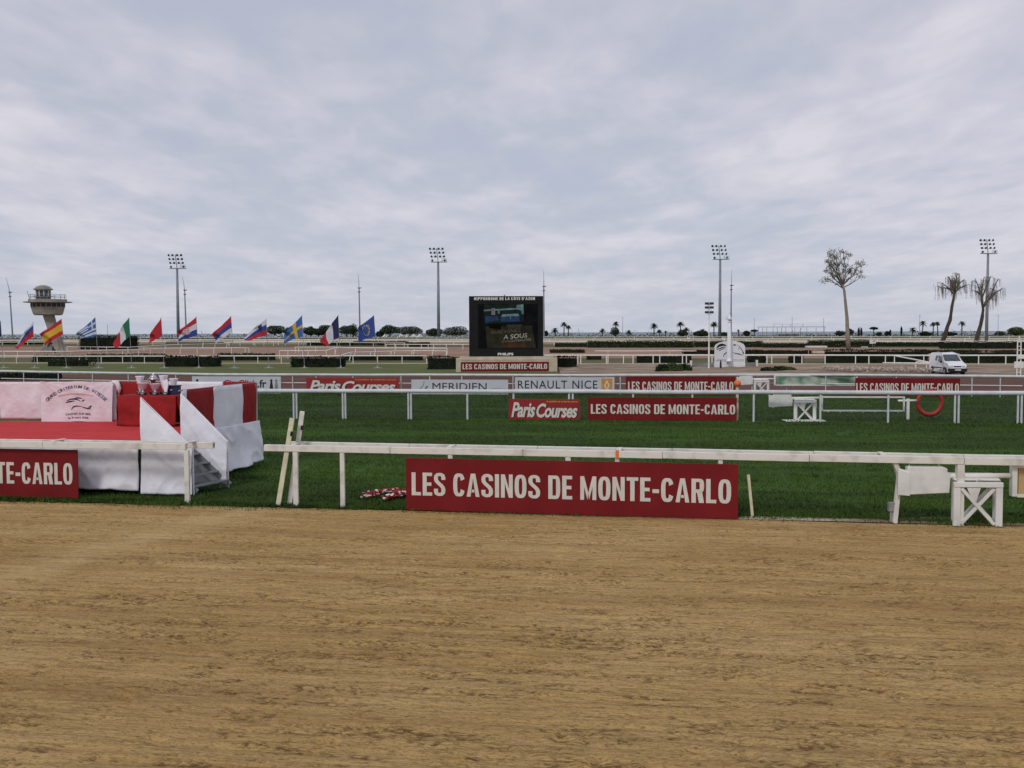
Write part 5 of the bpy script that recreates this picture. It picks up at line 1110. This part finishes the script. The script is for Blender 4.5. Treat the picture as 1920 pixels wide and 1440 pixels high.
# ================================================================== floodlight masts
def flood(px, yb, ytop, label, turn=0.0):
    A = G(px + .5, yb); k = A.y / F; t = thing('floodlight_mast', label, 'floodlight', A, 'tall floodlight masts')
    H_ = AT(px, ytop, A.y).z; zp = H_ - 26 * k
    mb = MB(); mb.tube([A, A + ez * zp * .5, A + ez * zp], [3.1 * k, 2.6 * k, 2.0 * k], 12); part('mast', mb, MAST, t, True)
    mb = MB(); mb.box(A + Vector((1.5 * k, 0, zp)), (30 * k, 5 * k, 1.5 * k)); part('platform', mb, MAST, t)
    mb = MB()
    mb.tube([A + ez * zp, A + ez * H_ + Vector((-3 * k, 0, 0))], .7 * k, 6)
    for i in range(3): mb.box(A + ez * (H_ - (3 + 7 * i) * k) + Vector((-3 * k + 1.3 * i * k, 0, 0)), (27 * k, .5 * k, .5 * k))
    part('lamp_frame', mb, MAST, t)
    mb = MB(); 
    for x in (8, 12, 16): mb.tube([A + Vector((x * k, -2 * k, zp)), A + Vector((x * k, -2 * k, zp + 6 * k))], .3 * k, 4)
    for z_ in (3, 6): mb.tube([A + Vector((6 * k, -2 * k, zp + z_ * k)), A + Vector((16 * k, -2 * k, zp + z_ * k))], .3 * k, 4)
    part('guard_rail', mb, METAL, t)
    lm = MB(); lm.lathe([(1.0 * k, 1.2 * k), (2.3 * k, 0), (2.1 * k, -.8 * k), (.4 * k, -1.2 * k)], (0, 0, 0), 10); lme = lm.mesh('lamp', LAMPG)
    for r_ in range(4):
        for c in range(4):
            if r_ == 3 and c in (1, 2): continue
            o = link('lamp', lme, t, (-15 * k + c * 7.3 * k + r_ * 1.4 * k + (1.5 * k if c > 1 else 0), -1.5 * k, H_ - (1.5 + 7.2 * r_) * k))
            o.rotation_euler = (R(100 + 8 * r_), 0, R(-25 + 17 * c + turn))
    return t
flood(334, 633.5, 477, 'leftmost tall floodlight mast above the checked flag'); flood(822, 634.5, 465, 'tall floodlight mast just left of the big screen')
flood(1349, 635, 460, 'tall floodlight mast above the white arched sign', 20); flood(1849, 640.5, 449, 'tall floodlight mast behind the drooping trees at the right')
def slim(px, topx, yb, ytop, y1, y2, label):
    A = G(px, yb); k = A.y / F; t = thing('slim_mast', label, 'mast', A, 'slim masts with two discs')
    T1 = AT(topx + (px - topx) * .55, y1, A.y); TT = AT(topx, ytop, A.y)
    mb = MB(); mb.tube([A, T1], [1.7 * k, 1.0 * k], 8); part('mast', mb, MAST, t); mb = MB(); mb.tube([T1, T1.lerp(TT, .4) + Vector((.4 * k, 0, 0)), TT], [.6 * k, .5 * k, .2 * k], 6); part('antenna', mb, MAST, t)
    mb = MB(); mb.lathe([(1 * k, -1 * k), (4.2 * k, 0), (4.2 * k, .7 * k), (1 * k, 1.2 * k)], T1 + Vector((.8 * k, 0, 0)), 12); part('upper_disc', mb, MAST, t)
    T2 = AT(topx + (px - topx) * .6, y2, A.y); mb = MB(); mb.lathe([(1 * k, -1.2 * k), (2.8 * k, 0), (2.6 * k, 1.0 * k), (1 * k, 1.2 * k)], T2, 10); part('lower_disc', mb, MAST, t)
slim(24, 11, 635, 520, 548, 556, 'slim mast at the left edge, leaning left'); slim(349.5, 342, 634, 519, 544, 552, 'slim mast right behind the leftmost floodlight mast')
slim(675, 671, 632, 511, 540, 547.5, 'slim mast above the blue starred flag'); slim(1020, 1019, 634, 507, 537, 545, 'slim mast at the right edge of the big screen'); slim(1370.5, 1372, 634, 505, 535, 543, 'slim mast beside the white column')

# ================================================================== trees
def limb(mb, p, d, L_, r_, depth, tips, rs, spread=.6, segs=4, droop=0.0, shrink=.72):
    pts = [Vector(p)]; cur = Vector(p); dd = Vector(d).normalized()
    for i in range(segs):
        dd = (dd + Vector((rs.gauss(0, .13), rs.gauss(0, .13), rs.gauss(0, .08) - droop))).normalized(); cur = cur + dd * L_ / segs; pts.append(cur)
    mb.tube(pts, [r_ * (1 - .45 * i / segs) for i in range(segs + 1)], 7 if r_ > .1 else 5)
    if depth == 0: tips.append((cur, dd)); return
    for i in range(rs.choice((2, 3))):
        nd = (dd + Vector((rs.uniform(-1, 1), rs.uniform(-1, 1), rs.uniform(-.35, .6))) * spread).normalized()
        limb(mb, cur, nd, L_ * rs.uniform(shrink - .1, shrink + .12), r_ * .55, depth - 1, tips, rs, spread, segs, droop)
    if rs.random() < .6:
        q = pts[len(pts) // 2]; nd = (dd + Vector((rs.uniform(-1, 1), rs.uniform(-1, 1), .2)) * spread).normalized(); limb(mb, q, nd, L_ * .6, r_ * .4, max(0, depth - 2), tips, rs, spread, segs, droop)
# tall pale tree
A = G(1590, 655.5); k = A.y / F; t = thing('tall_tree', 'tall pale-barked tree with a small sparse crown of olive leaves', 'tree', A)
rs = random.Random(5); mb = MB(); tips = []
tr = [AT(x, y, A.y) for x, y in ((1591, 655.5), (1589.5, 630), (1588, 595), (1585, 565), (1583, 545), (1580, 533))]
mb.tube(tr, [4.6 * k, 3.9 * k, 3.1 * k, 2.6 * k, 2.3 * k, 2.0 * k], 12); part('trunk', mb, BARKL, t, True)
mb = MB(); top = tr[-1]
for (x, y, L_) in ((1545, 498, 3.0), (1555, 487, 3.0), (1567, 478, 3.3), (1604, 476, 3.3), (1612, 515, 2.8), (1585, 500, 2.8), (1558, 520, 2.5), (1560, 500, 3.0), (1552, 510, 2.2), (1575, 488, 3.3), (1590, 478, 3.7), (1601, 492, 3.3), (1607, 505, 2.8), (1570, 515, 2.2), (1597, 515, 2.2)):
    tgt = AT(x, y, A.y + rs.uniform(-2.2, 2.2)); d_ = (tgt - top); limb(mb, top - ez * rs.uniform(0, .8), d_, d_.length * .62, 1.15 * k, 2, tips, rs, .65, 4, 0, .55)
q0 = AT(1580, 532, A.y); 
part('branches', mb, BARKM, t)
P = []
for c, d_ in tips:
    m_ = rs.randint(10, 40)
    for i in range(m_): P.append((c.x + rs.gauss(0, .26), c.y + rs.gauss(0, .26), c.z + rs.gauss(0, .22)))
P = np.array(P) - np.array(A); V, Fc = leaves(P, .115); link('foliage', npmesh('foliage', V, Fc, LEAFT), t)
# drooping trees
def droop_tree(trunk, forks, label, seed):
    A = G(*trunk[0]); k = A.y / F; rs = random.Random(seed); t = thing('drooping_tree', label, 'tree', A, 'bare drooping trees at the right')
    mb = MB(); pts = [AT(x, y, A.y) for x, y in trunk]; pts = [p + Vector((rs.gauss(0, .06), 0, 0)) for p in pts]
    mb.tube(pts, [4.0 * k * (1 - .55 * i / (len(pts) - 1)) * (1.12 if i % 2 else .95) for i in range(len(pts))], 10)
    q = pts[1]; mb.tube([q - ez * 1.2 + Vector((-.9 * k, 0, 0)), q + Vector((-3 * k, 0, .6))], [1.6 * k, .6 * k], 6); part('trunk', mb, BARKD, t)
    mb = MB(); P = []; S_ = []
    for (b0, tgt) in forks:
        p0 = AT(*b0, A.y); p1 = AT(*tgt, A.y + rs.uniform(-1.5, 1.5)); mid = p0.lerp(p1, .5) + Vector((0, 0, .4))
        mb.tube([p0, mid, p1], [1.5 * k, 1.1 * k, .6 * k], 6)
        for j in range(7):
            b = p0.lerp(p1, rs.uniform(.35, 1)); e_ = b + Vector((rs.uniform(-1.9, 1.9), rs.uniform(-1.9, 1.9), rs.uniform(-.1, .9))); m2 = b.lerp(e_, .5) + ez * .35
            mb.tube([b, m2, e_], [.07, .05, .025], 4)
            for s_ in range(5):
                c = (m2.lerp(e_, rs.random())) + Vector((rs.gauss(0, .15), rs.gauss(0, .15), 0)); L_ = rs.uniform(1.0, 4.2); sway = rs.uniform(-.06, .12)
                S_.append((c, L_, sway))
    part('branches', mb, BARKM, t)
    mb = MB()
    for c, L_, sw_ in S_:
        mb.tube([c, c + Vector((sw_ * L_ * .5, 0, -L_ * .5)), c + Vector((sw_ * L_, 0, -L_))], [.016, .03, .012], 3, False)
        n_ = int(L_ * 15)
        for i in range(n_): f_ = rs.random(); P.append((c.x + sw_ * L_ * f_ + rs.gauss(0, .035), c.y + rs.gauss(0, .035), c.z - L_ * f_))
    part('hanging_strands', mb, DRY, t)
    P = np.array(P) - np.array(A); V, Fc = leaves(P, .075, .4, .75); link('dry_foliage', npmesh('dry_foliage', V, Fc, DRY), t)
droop_tree([(1765, 644), (1771, 630), (1777, 612), (1781, 600), (1783, 590), (1785, 575), (1788, 555), (1791, 540)], [((1788, 552), (1768, 532)), ((1790, 545), (1778, 518)), ((1791, 540), (1795, 512)), ((1791, 542), (1808, 524)), ((1790, 548), (1812, 535)), ((1789, 545), (1762, 540)), ((1791, 540), (1789, 520))], 'left of the two bare drooping trees, trunk leaning right', 3)
droop_tree([(1830, 642), (1834, 625), (1838, 610), (1841, 595), (1843, 580), (1841, 565), (1840, 550)], [((1840, 555), (1828, 522)), ((1840, 552), (1845, 520)), ((1842, 580), (1868, 545)), ((1855, 562), (1872, 522)), ((1855, 562), (1880, 540)), ((1840, 555), (1826, 545)), ((1841, 560), (1858, 518)), ((1843, 575), (1862, 540))], 'right of the two bare drooping trees, forked before the floodlight mast', 9)

# palms, pines, cypresses along the shore
def palm(px, yb, ytop, label, w_=9, skirt=False):
    A = G(px, yb); k = A.y / F; H_ = AT(px, ytop, A.y).z; t = thing('palm_tree', label, 'tree', A, 'palms along the shore')
    rs = random.Random(px); mb = MB(); ct = Vector((A.x + rs.uniform(-1, 1) * k, A.y, H_ - w_ * .45 * k)); mb.tube([A, A.lerp(ct, .5) + Vector((.3 * k, 0, 0)), ct], [1.3 * k, 1.0 * k, .9 * k], 7); part('trunk', mb, BARKD, t)
    mb = MB()
    for i in range(80):
        a = rs.uniform(0, 6.28); el = rs.uniform(-.5, 1.3); L_ = w_ * k * rs.uniform(.7, 1.1); d_ = Vector((math.cos(a) * math.cos(el), math.sin(a) * math.cos(el), math.sin(el))); s_ = Vector((-math.sin(a), math.cos(a), 0)) * .85 * k
        p = [ct + d_ * L_ * f_ - ez * (L_ * .42 * f_ * f_) for f_ in (0, .33, .66, 1)]
        for j in range(3): w1, w2 = (.5, 1, .9, .1)[j], (.5, 1, .9, .1)[j + 1]; mb.poly([p[j] - s_ * w1, p[j + 1] - s_ * w2 - ez * .3 * k, p[j + 1], p[j]]); mb.poly([p[j], p[j + 1], p[j + 1] + s_ * w2 - ez * .3 * k, p[j] + s_ * w1])
    part('fronds', mb, LEAFP, t)
    return t
def crown_tree(px, yb, ytop, wpx, label, kind='pine', group='dark trees along the shore', m=None):
    A = G(px, yb); k = A.y / F; H_ = AT(px, ytop, A.y).z; t = thing('shore_tree', label, 'tree', A, group); rs = np.random.default_rng(int(px * 7 + yb))
    mb = MB(); mb.tube([A, A + ez * H_ * .65], [.9 * k, .5 * k], 6)
    base = {'pine': .16, 'round': .05, 'cypress': 0.04, 'umbrella': .68}[kind]
    for s_ in (-1, 1, .4): mb.tube([A + ez * H_ * (base * .8 + .05), A + ez * H_ * (base + .3) + Vector((s_ * wpx * k * .28, 0, 0))], [.5 * k, .3 * k], 5)
    part('trunk', mb, BARKD, t)
    n = int(5200 if wpx > 20 else 1800); P = rs.normal(size=(n, 3)); P /= np.linalg.norm(P, axis=1)[:, None]
    lump = 0.72 + .42 * vnoise(P[:, 0] * 2.6 + 20 + px, P[:, 2] * 2.6 + 20, 88) ; P *= (rs.random((n, 1)) ** .33) * lump[:, None]
    ch = H_ * (1 - base) / 2; flat = np.where(P[:, 2] < 0, .75 if kind != 'cypress' else 1, 1.05); P[:, 2] *= flat
    P = P * [wpx * k / 2 * 1.1, wpx * k / 2 * .9, ch * 1.05] + [0, 0, H_ * base + ch]
    V, Fc = leaves(P, .8 * k); link('crown', npmesh('crown', V, Fc, m or LEAFP), t); return t
gi = 0
for (px, yt, w_, kd, lab) in ((517, 611, 34, 'pine', 'broad pine just right of the white blue and red shield flag'), (548, 613, 26, 'pine', 'smaller pine left of the yellow cross flag'), (583, 614, 26, 'pine', 'pine left of the dark blue white and red flag'), (597, 617, 22, 'pine', 'low pine left of the dark blue white and red flag'),
    (610, 611, 24, 'pine', 'flat-topped pine behind the dark blue white and red flag'), (650, 611, 34, 'pine', 'wide pine right of the dark blue white and red flag'), (663, 608, 14, 'round', 'narrow taller tree left of the starred flag'), (731, 610, 32, 'pine', 'umbrella pine right of the blue starred flag'), (768, 613, 42, 'pine', 'widest umbrella pine between flags and floodlight mast'), (713, 621, 14, 'round', 'low tree beside the starred flag'),
    (814, 617, 26, 'round', 'round tree behind the floodlight mast left of the screen'), (856, 613, 42, 'round', 'large round tree between the floodlight mast and the screen')):
    crown_tree(px, 633.5, yt - 1, w_ * 1.2, lab, kd)
for (px, yt, w_, kd, lab) in ((1024, 620, 8, 'round', 'small tree right of the screen'), (1400, 620, 14, 'round', 'round bush right of the white column'), (1415, 618, 14, 'umbrella', 'thin umbrella tree left of the steel frame'), (1638, 613, 14, 'umbrella', 'small umbrella pine right of the tall pale tree'), (1315, 620, 30, 'round', 'low round trees left of the floodlight pole'), (1358, 624, 24, 'round', 'low bush behind the white column'),
    (1610, 614, 3.5, 'cypress', 'thin cypress right of the tall pale tree'), (1615, 615, 3.5, 'cypress', 'second thin cypress right of the tall pale tree'), (1690, 612, 3.5, 'cypress', 'thin cypress left of the palms at the right'), (1669, 618, 3.5, 'cypress', 'short thin cypress beside a low bush'), (1592, 616, 16, 'round', 'bush right behind the tall pale trunk'), (1663, 621, 10, 'round', 'low bush near the short cypress'), (1648, 623, 12, 'round', 'low bush under the small umbrella pine'),
    (1575, 620, 20, 'round', 'bushy trees left behind the tall pale trunk'), (1905, 614, 32, 'round', 'grey green trees at the right edge'), (1875, 621, 20, 'round', 'low grey green tree near the right edge'), (1780, 622, 26, 'round', 'low bushes behind the leaning trunk'), (1735, 622, 24, 'round', 'low bushes under the pair of palms')):
    crown_tree(px, 631.5 if px > 1500 else 632.5, yt, w_, lab, kd, m=LEAFM if px in (1905, 1875) else None)
for (px, yt, w_, lab) in ((1057, 604, 8, 'left palm of the pair right of the screen'), (1065, 610, 6, 'right smaller palm of the pair right of the screen'), (1041, 615, 9, 'low palm right of the screen'), (1129, 616, 7, 'small low palm right of the screen pair'), (1154, 603, 8, 'palm above a round bush right of the screen'), (1179, 619, 8, 'low palm right of a lone lamp post'),
    (1226, 606, 9, 'tall palm in the middle of the shore line'), (1237, 618, 6, 'low palm beside the middle tall palm'), (1276, 603, 9, 'bushy palm left of the floodlight pole'), (1287, 614, 8, 'lower palm touching the bushy palm'), (1317, 617, 9, 'low palm just left of the floodlight pole'), (1338, 603, 9, 'dark palm behind the floodlight mast'), (1248, 620, 3, 'tiny palm in the middle of the shore line'), (1385, 618, 3, 'tiny palm right of the white column'),
    (1710, 614, 9, 'broad low palm near the right group'), (1729, 602, 9, 'dense palm leftmost of the tall right group'), (1749, 604, 7, 'left palm of the right pair'), (1758, 603, 7, 'right palm of the right pair'), (1803, 602, 8, 'palm between the drooping trees')):
    palm(px, 631.5, yt, lab, w_)
crown_tree(1153, 632.5, 614, 18, 'round bush under the palm right of the screen', 'round'); crown_tree(1280, 632.5, 618, 20, 'round bush under the bushy palm', 'round')
# thin bare lamp posts on the shore
for i, (px, yt, lab) in enumerate(((1167.5, 596, 'thin lamp post on the shore right of the screen'), (1414, 597, 'thin aerial left of the steel frame'), (1485, 594, 'thin aerial in front of the steel frame'), (1544, 597, 'thin aerial at the right end of the steel frame'), (1724, 591, 'thin lamp post above the dense palm'), (1871, 591, 'thin lamp post right of the drooping trees'), (202, 609, 'faint lamp post left of the green white and red flag'))):
    A = G(px, 632); k = A.y / F; t = thing('lamp_post', lab, 'lamp post', A, 'thin posts along the shore'); H_ = AT(px, yt, A.y).z
    mb = MB(); mb.tube([A, A + ez * H_], [.5 * k, .3 * k], 6); part('post', mb, MAST, t); mb = MB(); mb.box(A + ez * H_, (3 * k if i in (0, 4, 5) else .8 * k, .8 * k, .7 * k)); part('lamp_head', mb, MAST, t)
# steel frame on the shore
A = G(1422, 631); k = A.y / F; t = thing('steel_frame', 'long open steel frame pavilion on the shore', 'pavilion', A)
def z9(y): return AT(1480, y, A.y).z
pm_ = MB(); pm_.box((0, 0, z9(614) / 2), (.6 * k, .6 * k, z9(614))); pme = pm_.mesh('column', MAST)
for x in (0, 9, 18, 30, 38, 46, 54, 68, 82, 95, 108, 124): link('column', pme, t, (x * k, (x % 4) * 2, 0))
mb = MB(); mb.box(A + Vector((62 * k, 0, z9(613))), (126 * k, 3, .9 * k)); part('roof_beam', mb, MAST, t)
mb = MB(); mb.box(A + Vector((56 * k, 0, z9(607.5))), (56 * k, 4, .7 * k)); part('upper_roof', mb, WOLD, t)
u2 = MB(); u2.box((0, 0, (z9(608) + z9(613)) / 2), (.5 * k, .5 * k, z9(608) - z9(613))); ume = u2.mesh('upper_post', METAL)
for x in (29, 45, 60, 83): link('upper_post', ume, t, (x * k, 0, 0))
mb = MB(); mb.box(A + Vector((60 * k, 5, z9(626) / 2)), (34 * k, 6, z9(626))); part('low_building', mb, CONCG, t)
# white tents behind the pines
for i, (px, w_) in enumerate(((520, 10), (532, 9), (543, 8), (722, 9), (752, 12), (763, 10), (775, 12), (787, 10))):
    A = G(px, 634); k = A.y / F; t = thing('white_tent', ['leftmost small white tent under the pines', 'second small white tent under the pines', 'third small white tent under the pines', 'white tent just right of the blue starred flag', 'white tent left under the widest umbrella pine', 'middle white tent under the widest umbrella pine', 'large white tent right under the widest umbrella pine', 'rightmost white tent before the floodlight mast'][i], 'tent', A, 'white tents under the pines')
    mb = MB(); mb.lathe([(w_ * .62 * k, 2.6 * k), (w_ * .35 * k, 4.6 * k), (.2 * k, 8 * k)], A, 4); part('canopy', mb, WOLD, t)
    mb = MB()
    for a in range(4): mb.box(A + Vector((w_ * .6 * k * math.cos(a * math.pi / 2), w_ * .6 * k * math.sin(a * math.pi / 2), 1.4 * k)), (.3 * k, .3 * k, 2.8 * k))
    part('legs', mb, METAL, t)
# shore scrub
P = []; 
for i in range(9000):
    x = rng.uniform(-480, 480); P.append((x, 690 + rng.normal(0, 9), abs(rng.normal(0, .9)) * (.5 + 1.6 * float(vnoise(np.array([x / 14. + 60]), np.array([3.]), 5)[0]))))
V, Fc = leaves(np.array(P), .55); o = link('shore_scrub', npmesh('shore_scrub', V, Fc, LEAFM)); tag(o, 'low dark scrub in a line along the shore', 'scrub', kind='stuff')
# small white booth, signs on the training track
A = G(1530, 664); k = A.y / F; t = thing('white_trailer', 'low white slatted trailer standing on the training track', 'trailer', A)
mb = MB(); mb.box(A + Vector((0, 0, 14 * k)), (36 * k, 1.6, 3 * k)); part('canopy', mb, WOLD, t)
for x in (-14, -5, 5, 14): mb = MB(); mb.box(A + Vector((x * k, 0, 7 * k)), (.8 * k, .1, 12 * k)); part('upright', mb, WOLD, t)
mb = MB(); mb.box(A + Vector((4 * k, 0, 4 * k)), (25 * k, 1.4, 5 * k)); part('body', mb, BEIGE, t)
A = G(1636, 651); k = A.y / F; t = thing('small_sign', 'small square pinkish sign on a post beyond the training track', 'sign', A); mb = MB(); mb.box(A + Vector((0, 0, 10.5 * k)), (11 * k, .1, 8 * k)); part('panel', mb, PINK, t); mb = MB(); mb.box(A + Vector((0, .1, 5 * k)), (.8 * k, .1, 10 * k)); part('post', mb, METAL, t)
for px, lab in ((1623, 'low pale block lying on the far track near the small sign'), (1914, 'low pale block on the far track at the right edge')):
    A = G(px, 652.5); k = A.y / F; mb = MB(); mb.prism([(-5.5 * k, 0, 0), (5.5 * k, 0, 0), (4.6 * k, 0, 3 * k), (-4.6 * k, 0, 3 * k)], (0, 1.2, 0)); o = link('pale_block', mb.mesh('pale_block', BEIGE), None, A); bevel(o, .05); tag(o, lab, 'block')
for px, yy, lab in ((1291, 636, 'small white booth on the far rail left of the floodlight mast'), (1357, 638, 'small white booth right of the floodlight mast foot'), (1836, 641, 'small white box at the foot of the forked drooping tree')):
    A = G(px, yy); k = A.y / F; t = thing('booth', lab, 'booth', A, 'small white booths in the infield')
    mb = MB(); mb.box(A + Vector((0, 0, 3.6 * k)), (5 * k, 5 * k, 7.2 * k)); part('wall', mb, WOLD, t); mb = MB(); mb.box(A + Vector((0, 0, 7.6 * k)), (6.4 * k, 6.4 * k, .8 * k)); part('roof', mb, METAL, t); mb = MB(); mb.box(A + Vector((0, -2.55 * k, 4.4 * k)), (2.6 * k, .1 * k, 2.2 * k)); part('window', mb, GLASS, t)

# ================================================================== the van
A = G(1777, 702); ang = -R(90)     # heading: towards the camera and right
t = thing('white_van', 'small white delivery van parked on the earth behind the third rail', 'van', A, None, ang); t.scale = (.92, .92, .95)
def hwz(z_): return .83 if z_ <= 1.05 else .83 - (z_ - 1.05) * .17
prof = [(-1.93, .30), (-2.0, .55), (-2.0, 1.05), (-1.97, 1.60), (-1.88, 1.77), (-1.5, 1.83), (-.5, 1.86), (.05, 1.82), (.28, 1.74), (1.02, 1.12), (1.16, 1.05), (1.72, .93), (1.92, .80), (2.0, .62), (2.0, .50), (1.98, .30)]
mb = MB(); k2 = len(prof); vs = []
for s_ in (-1, 1):
    for (x, z_) in prof:
        hw = hwz(z_) - (.10 if z_ > 1.8 else .03 if z_ > 1.7 else 0) - (.05 if x > 1.7 else 0) - (.06 if x > 1.95 else 0)
        vs.append((x, s_ * hw, z_))
mb.add(vs, [tuple([(i + 1) % k2, i, i + k2, (i + 1) % k2 + k2]) for i in range(k2)])
belt = [i for i in range(k2)]
low = [0, 1, 2, 10, 11, 12, 13, 14, 15]; up_ = [2, 3, 4, 5, 6, 7, 8, 9, 10]
for s_, off in ((-1, 0), (1, k2)):
    for L_ in (low, up_):
        f_ = tuple(i + off for i in L_); mb.f.append(f_ if s_ > 0 else f_[::-1]); mb.m.append(0)
bd = part('body', mb, WBOX, t, world=False); bevel(bd, .05, 3); bd.data.polygons.foreach_set('use_smooth', [True] * len(bd.data.polygons))
def side_poly(name, pts, m, s_, parent=t, off=.012):
    q = MB(); pp = [(x, s_ * (hwz(z_) + off), z_) for x, z_ in pts]; q.poly(pp if s_ > 0 else pp[::-1]); return part(name, q, m, parent, world=False)
SEAM = mat('door_seam', (.12, .12, .13), .6)
for s_ in (-1, 1):
    dr = side_poly('door', [(-.22, .42), (.95, .42), (.95, 1.06), (.30, 1.66), (-.22, 1.70)], WBOX, s_, off=.006)
    side_poly('door_window', [(-.14, 1.12), (.78, 1.12), (.28, 1.58), (-.14, 1.62)], GLASS, s_, dr, off=.014)
    side_poly('door_handle', [(-.14, .98), (.06, .98), (.06, 1.02), (-.14, 1.02)], RUB, s_, dr, off=.014)
    for sm in ([(-.235, .42), (-.215, .42), (-.215, 1.70), (-.235, 1.70)], [(.94, .42), (.96, .42), (.96, 1.06), (.94, 1.06)]): side_poly('door_seam', sm, SEAM, s_, dr, off=.012)
    side_poly('rear_quarter_window', [(-.78, 1.18), (-.36, 1.16), (-.36, 1.60), (-.74, 1.60)], GLASS, s_, off=.010)
    side_poly('side_moulding', [(-1.0, .56), (.84, .56), (.84, .64), (-1.0, .64)], RUB, s_, off=.012)
    for wx in (-1.30, 1.26):
        side_poly('wheel_arch', [(wx + .38 * math.cos(a_), max(.30, .31 + .38 * math.sin(a_))) for a_ in [math.pi * i / 12 for i in range(13)]], RUB, s_, off=.004)
        q = MB(); q.tube([(wx, s_ * .66, .31), (wx, s_ * .845, .31)], .305, 24); wl = part('wheel', q, RUB, t, world=False); bevel(wl, .03)
        q = MB(); q.tube([(wx, s_ * .84, .31), (wx, s_ * .856, .31)], .19, 16); part('rim', q, METAL, wl, world=False)
    q = MB(); q.box((1.985, s_ * .53, .76), (.06, .30, .15), Matrix.Rotation(R(-18), 3, 'Y')); bevel(part('headlight', q, mat('headlamp_glass', (.55, .58, .62), .1), t, world=False), .02)
    q = MB(); q.box((.86, s_ * .97, 1.10), (.12, .2, .16)); bevel(part('wing_mirror', q, RUB, t, world=False), .03)
WSG = mat('windscreen_glass', (.05, .07, .075), .12, .3, .8, spec=.6)
q = MB(); nn_ = Vector((.62, 0, .74)).normalized() * .018
q.poly([Vector((.98, y, 1.155)) + nn_ for y in (-.70, .70)] + [Vector((.34, y, 1.69)) + nn_ for y in (.62, -.62)]); part('windscreen', q, WSG, t, world=False)
q = MB(); q.box((1.99, 0, .44), (.16, 1.62, .27)); bevel(part('front_bumper', q, RUB, t, world=False), .04, 3)
q = MB(); q.box((1.975, 0, .73), (.06, .62, .09), Matrix.Rotation(R(-14), 3, 'Y')); part('grille', q, RUB, t, world=False)
q = MB(); q.box((2.078, 0, .45), (.012, .52, .11)); part('number_plate', q, WOLD, t, world=False)
q = MB(); q.box((-2.02, 0, .42), (.12, 1.58, .22)); bevel(part('rear_bumper', q, RUB, t, world=False), .03)
q = MB(); q.box((0, 0, .28), (3.6, 1.4, .2)); part('chassis', q, RUB, t, world=False)
q = MB(); q.beam((1.02, .3, 1.16), (.75, -.2, 1.4), .02, .02); q.beam((1.02, -.35, 1.16), (.8, -.6, 1.35), .02, .02); part('wiper', q, RUB, t, world=False)
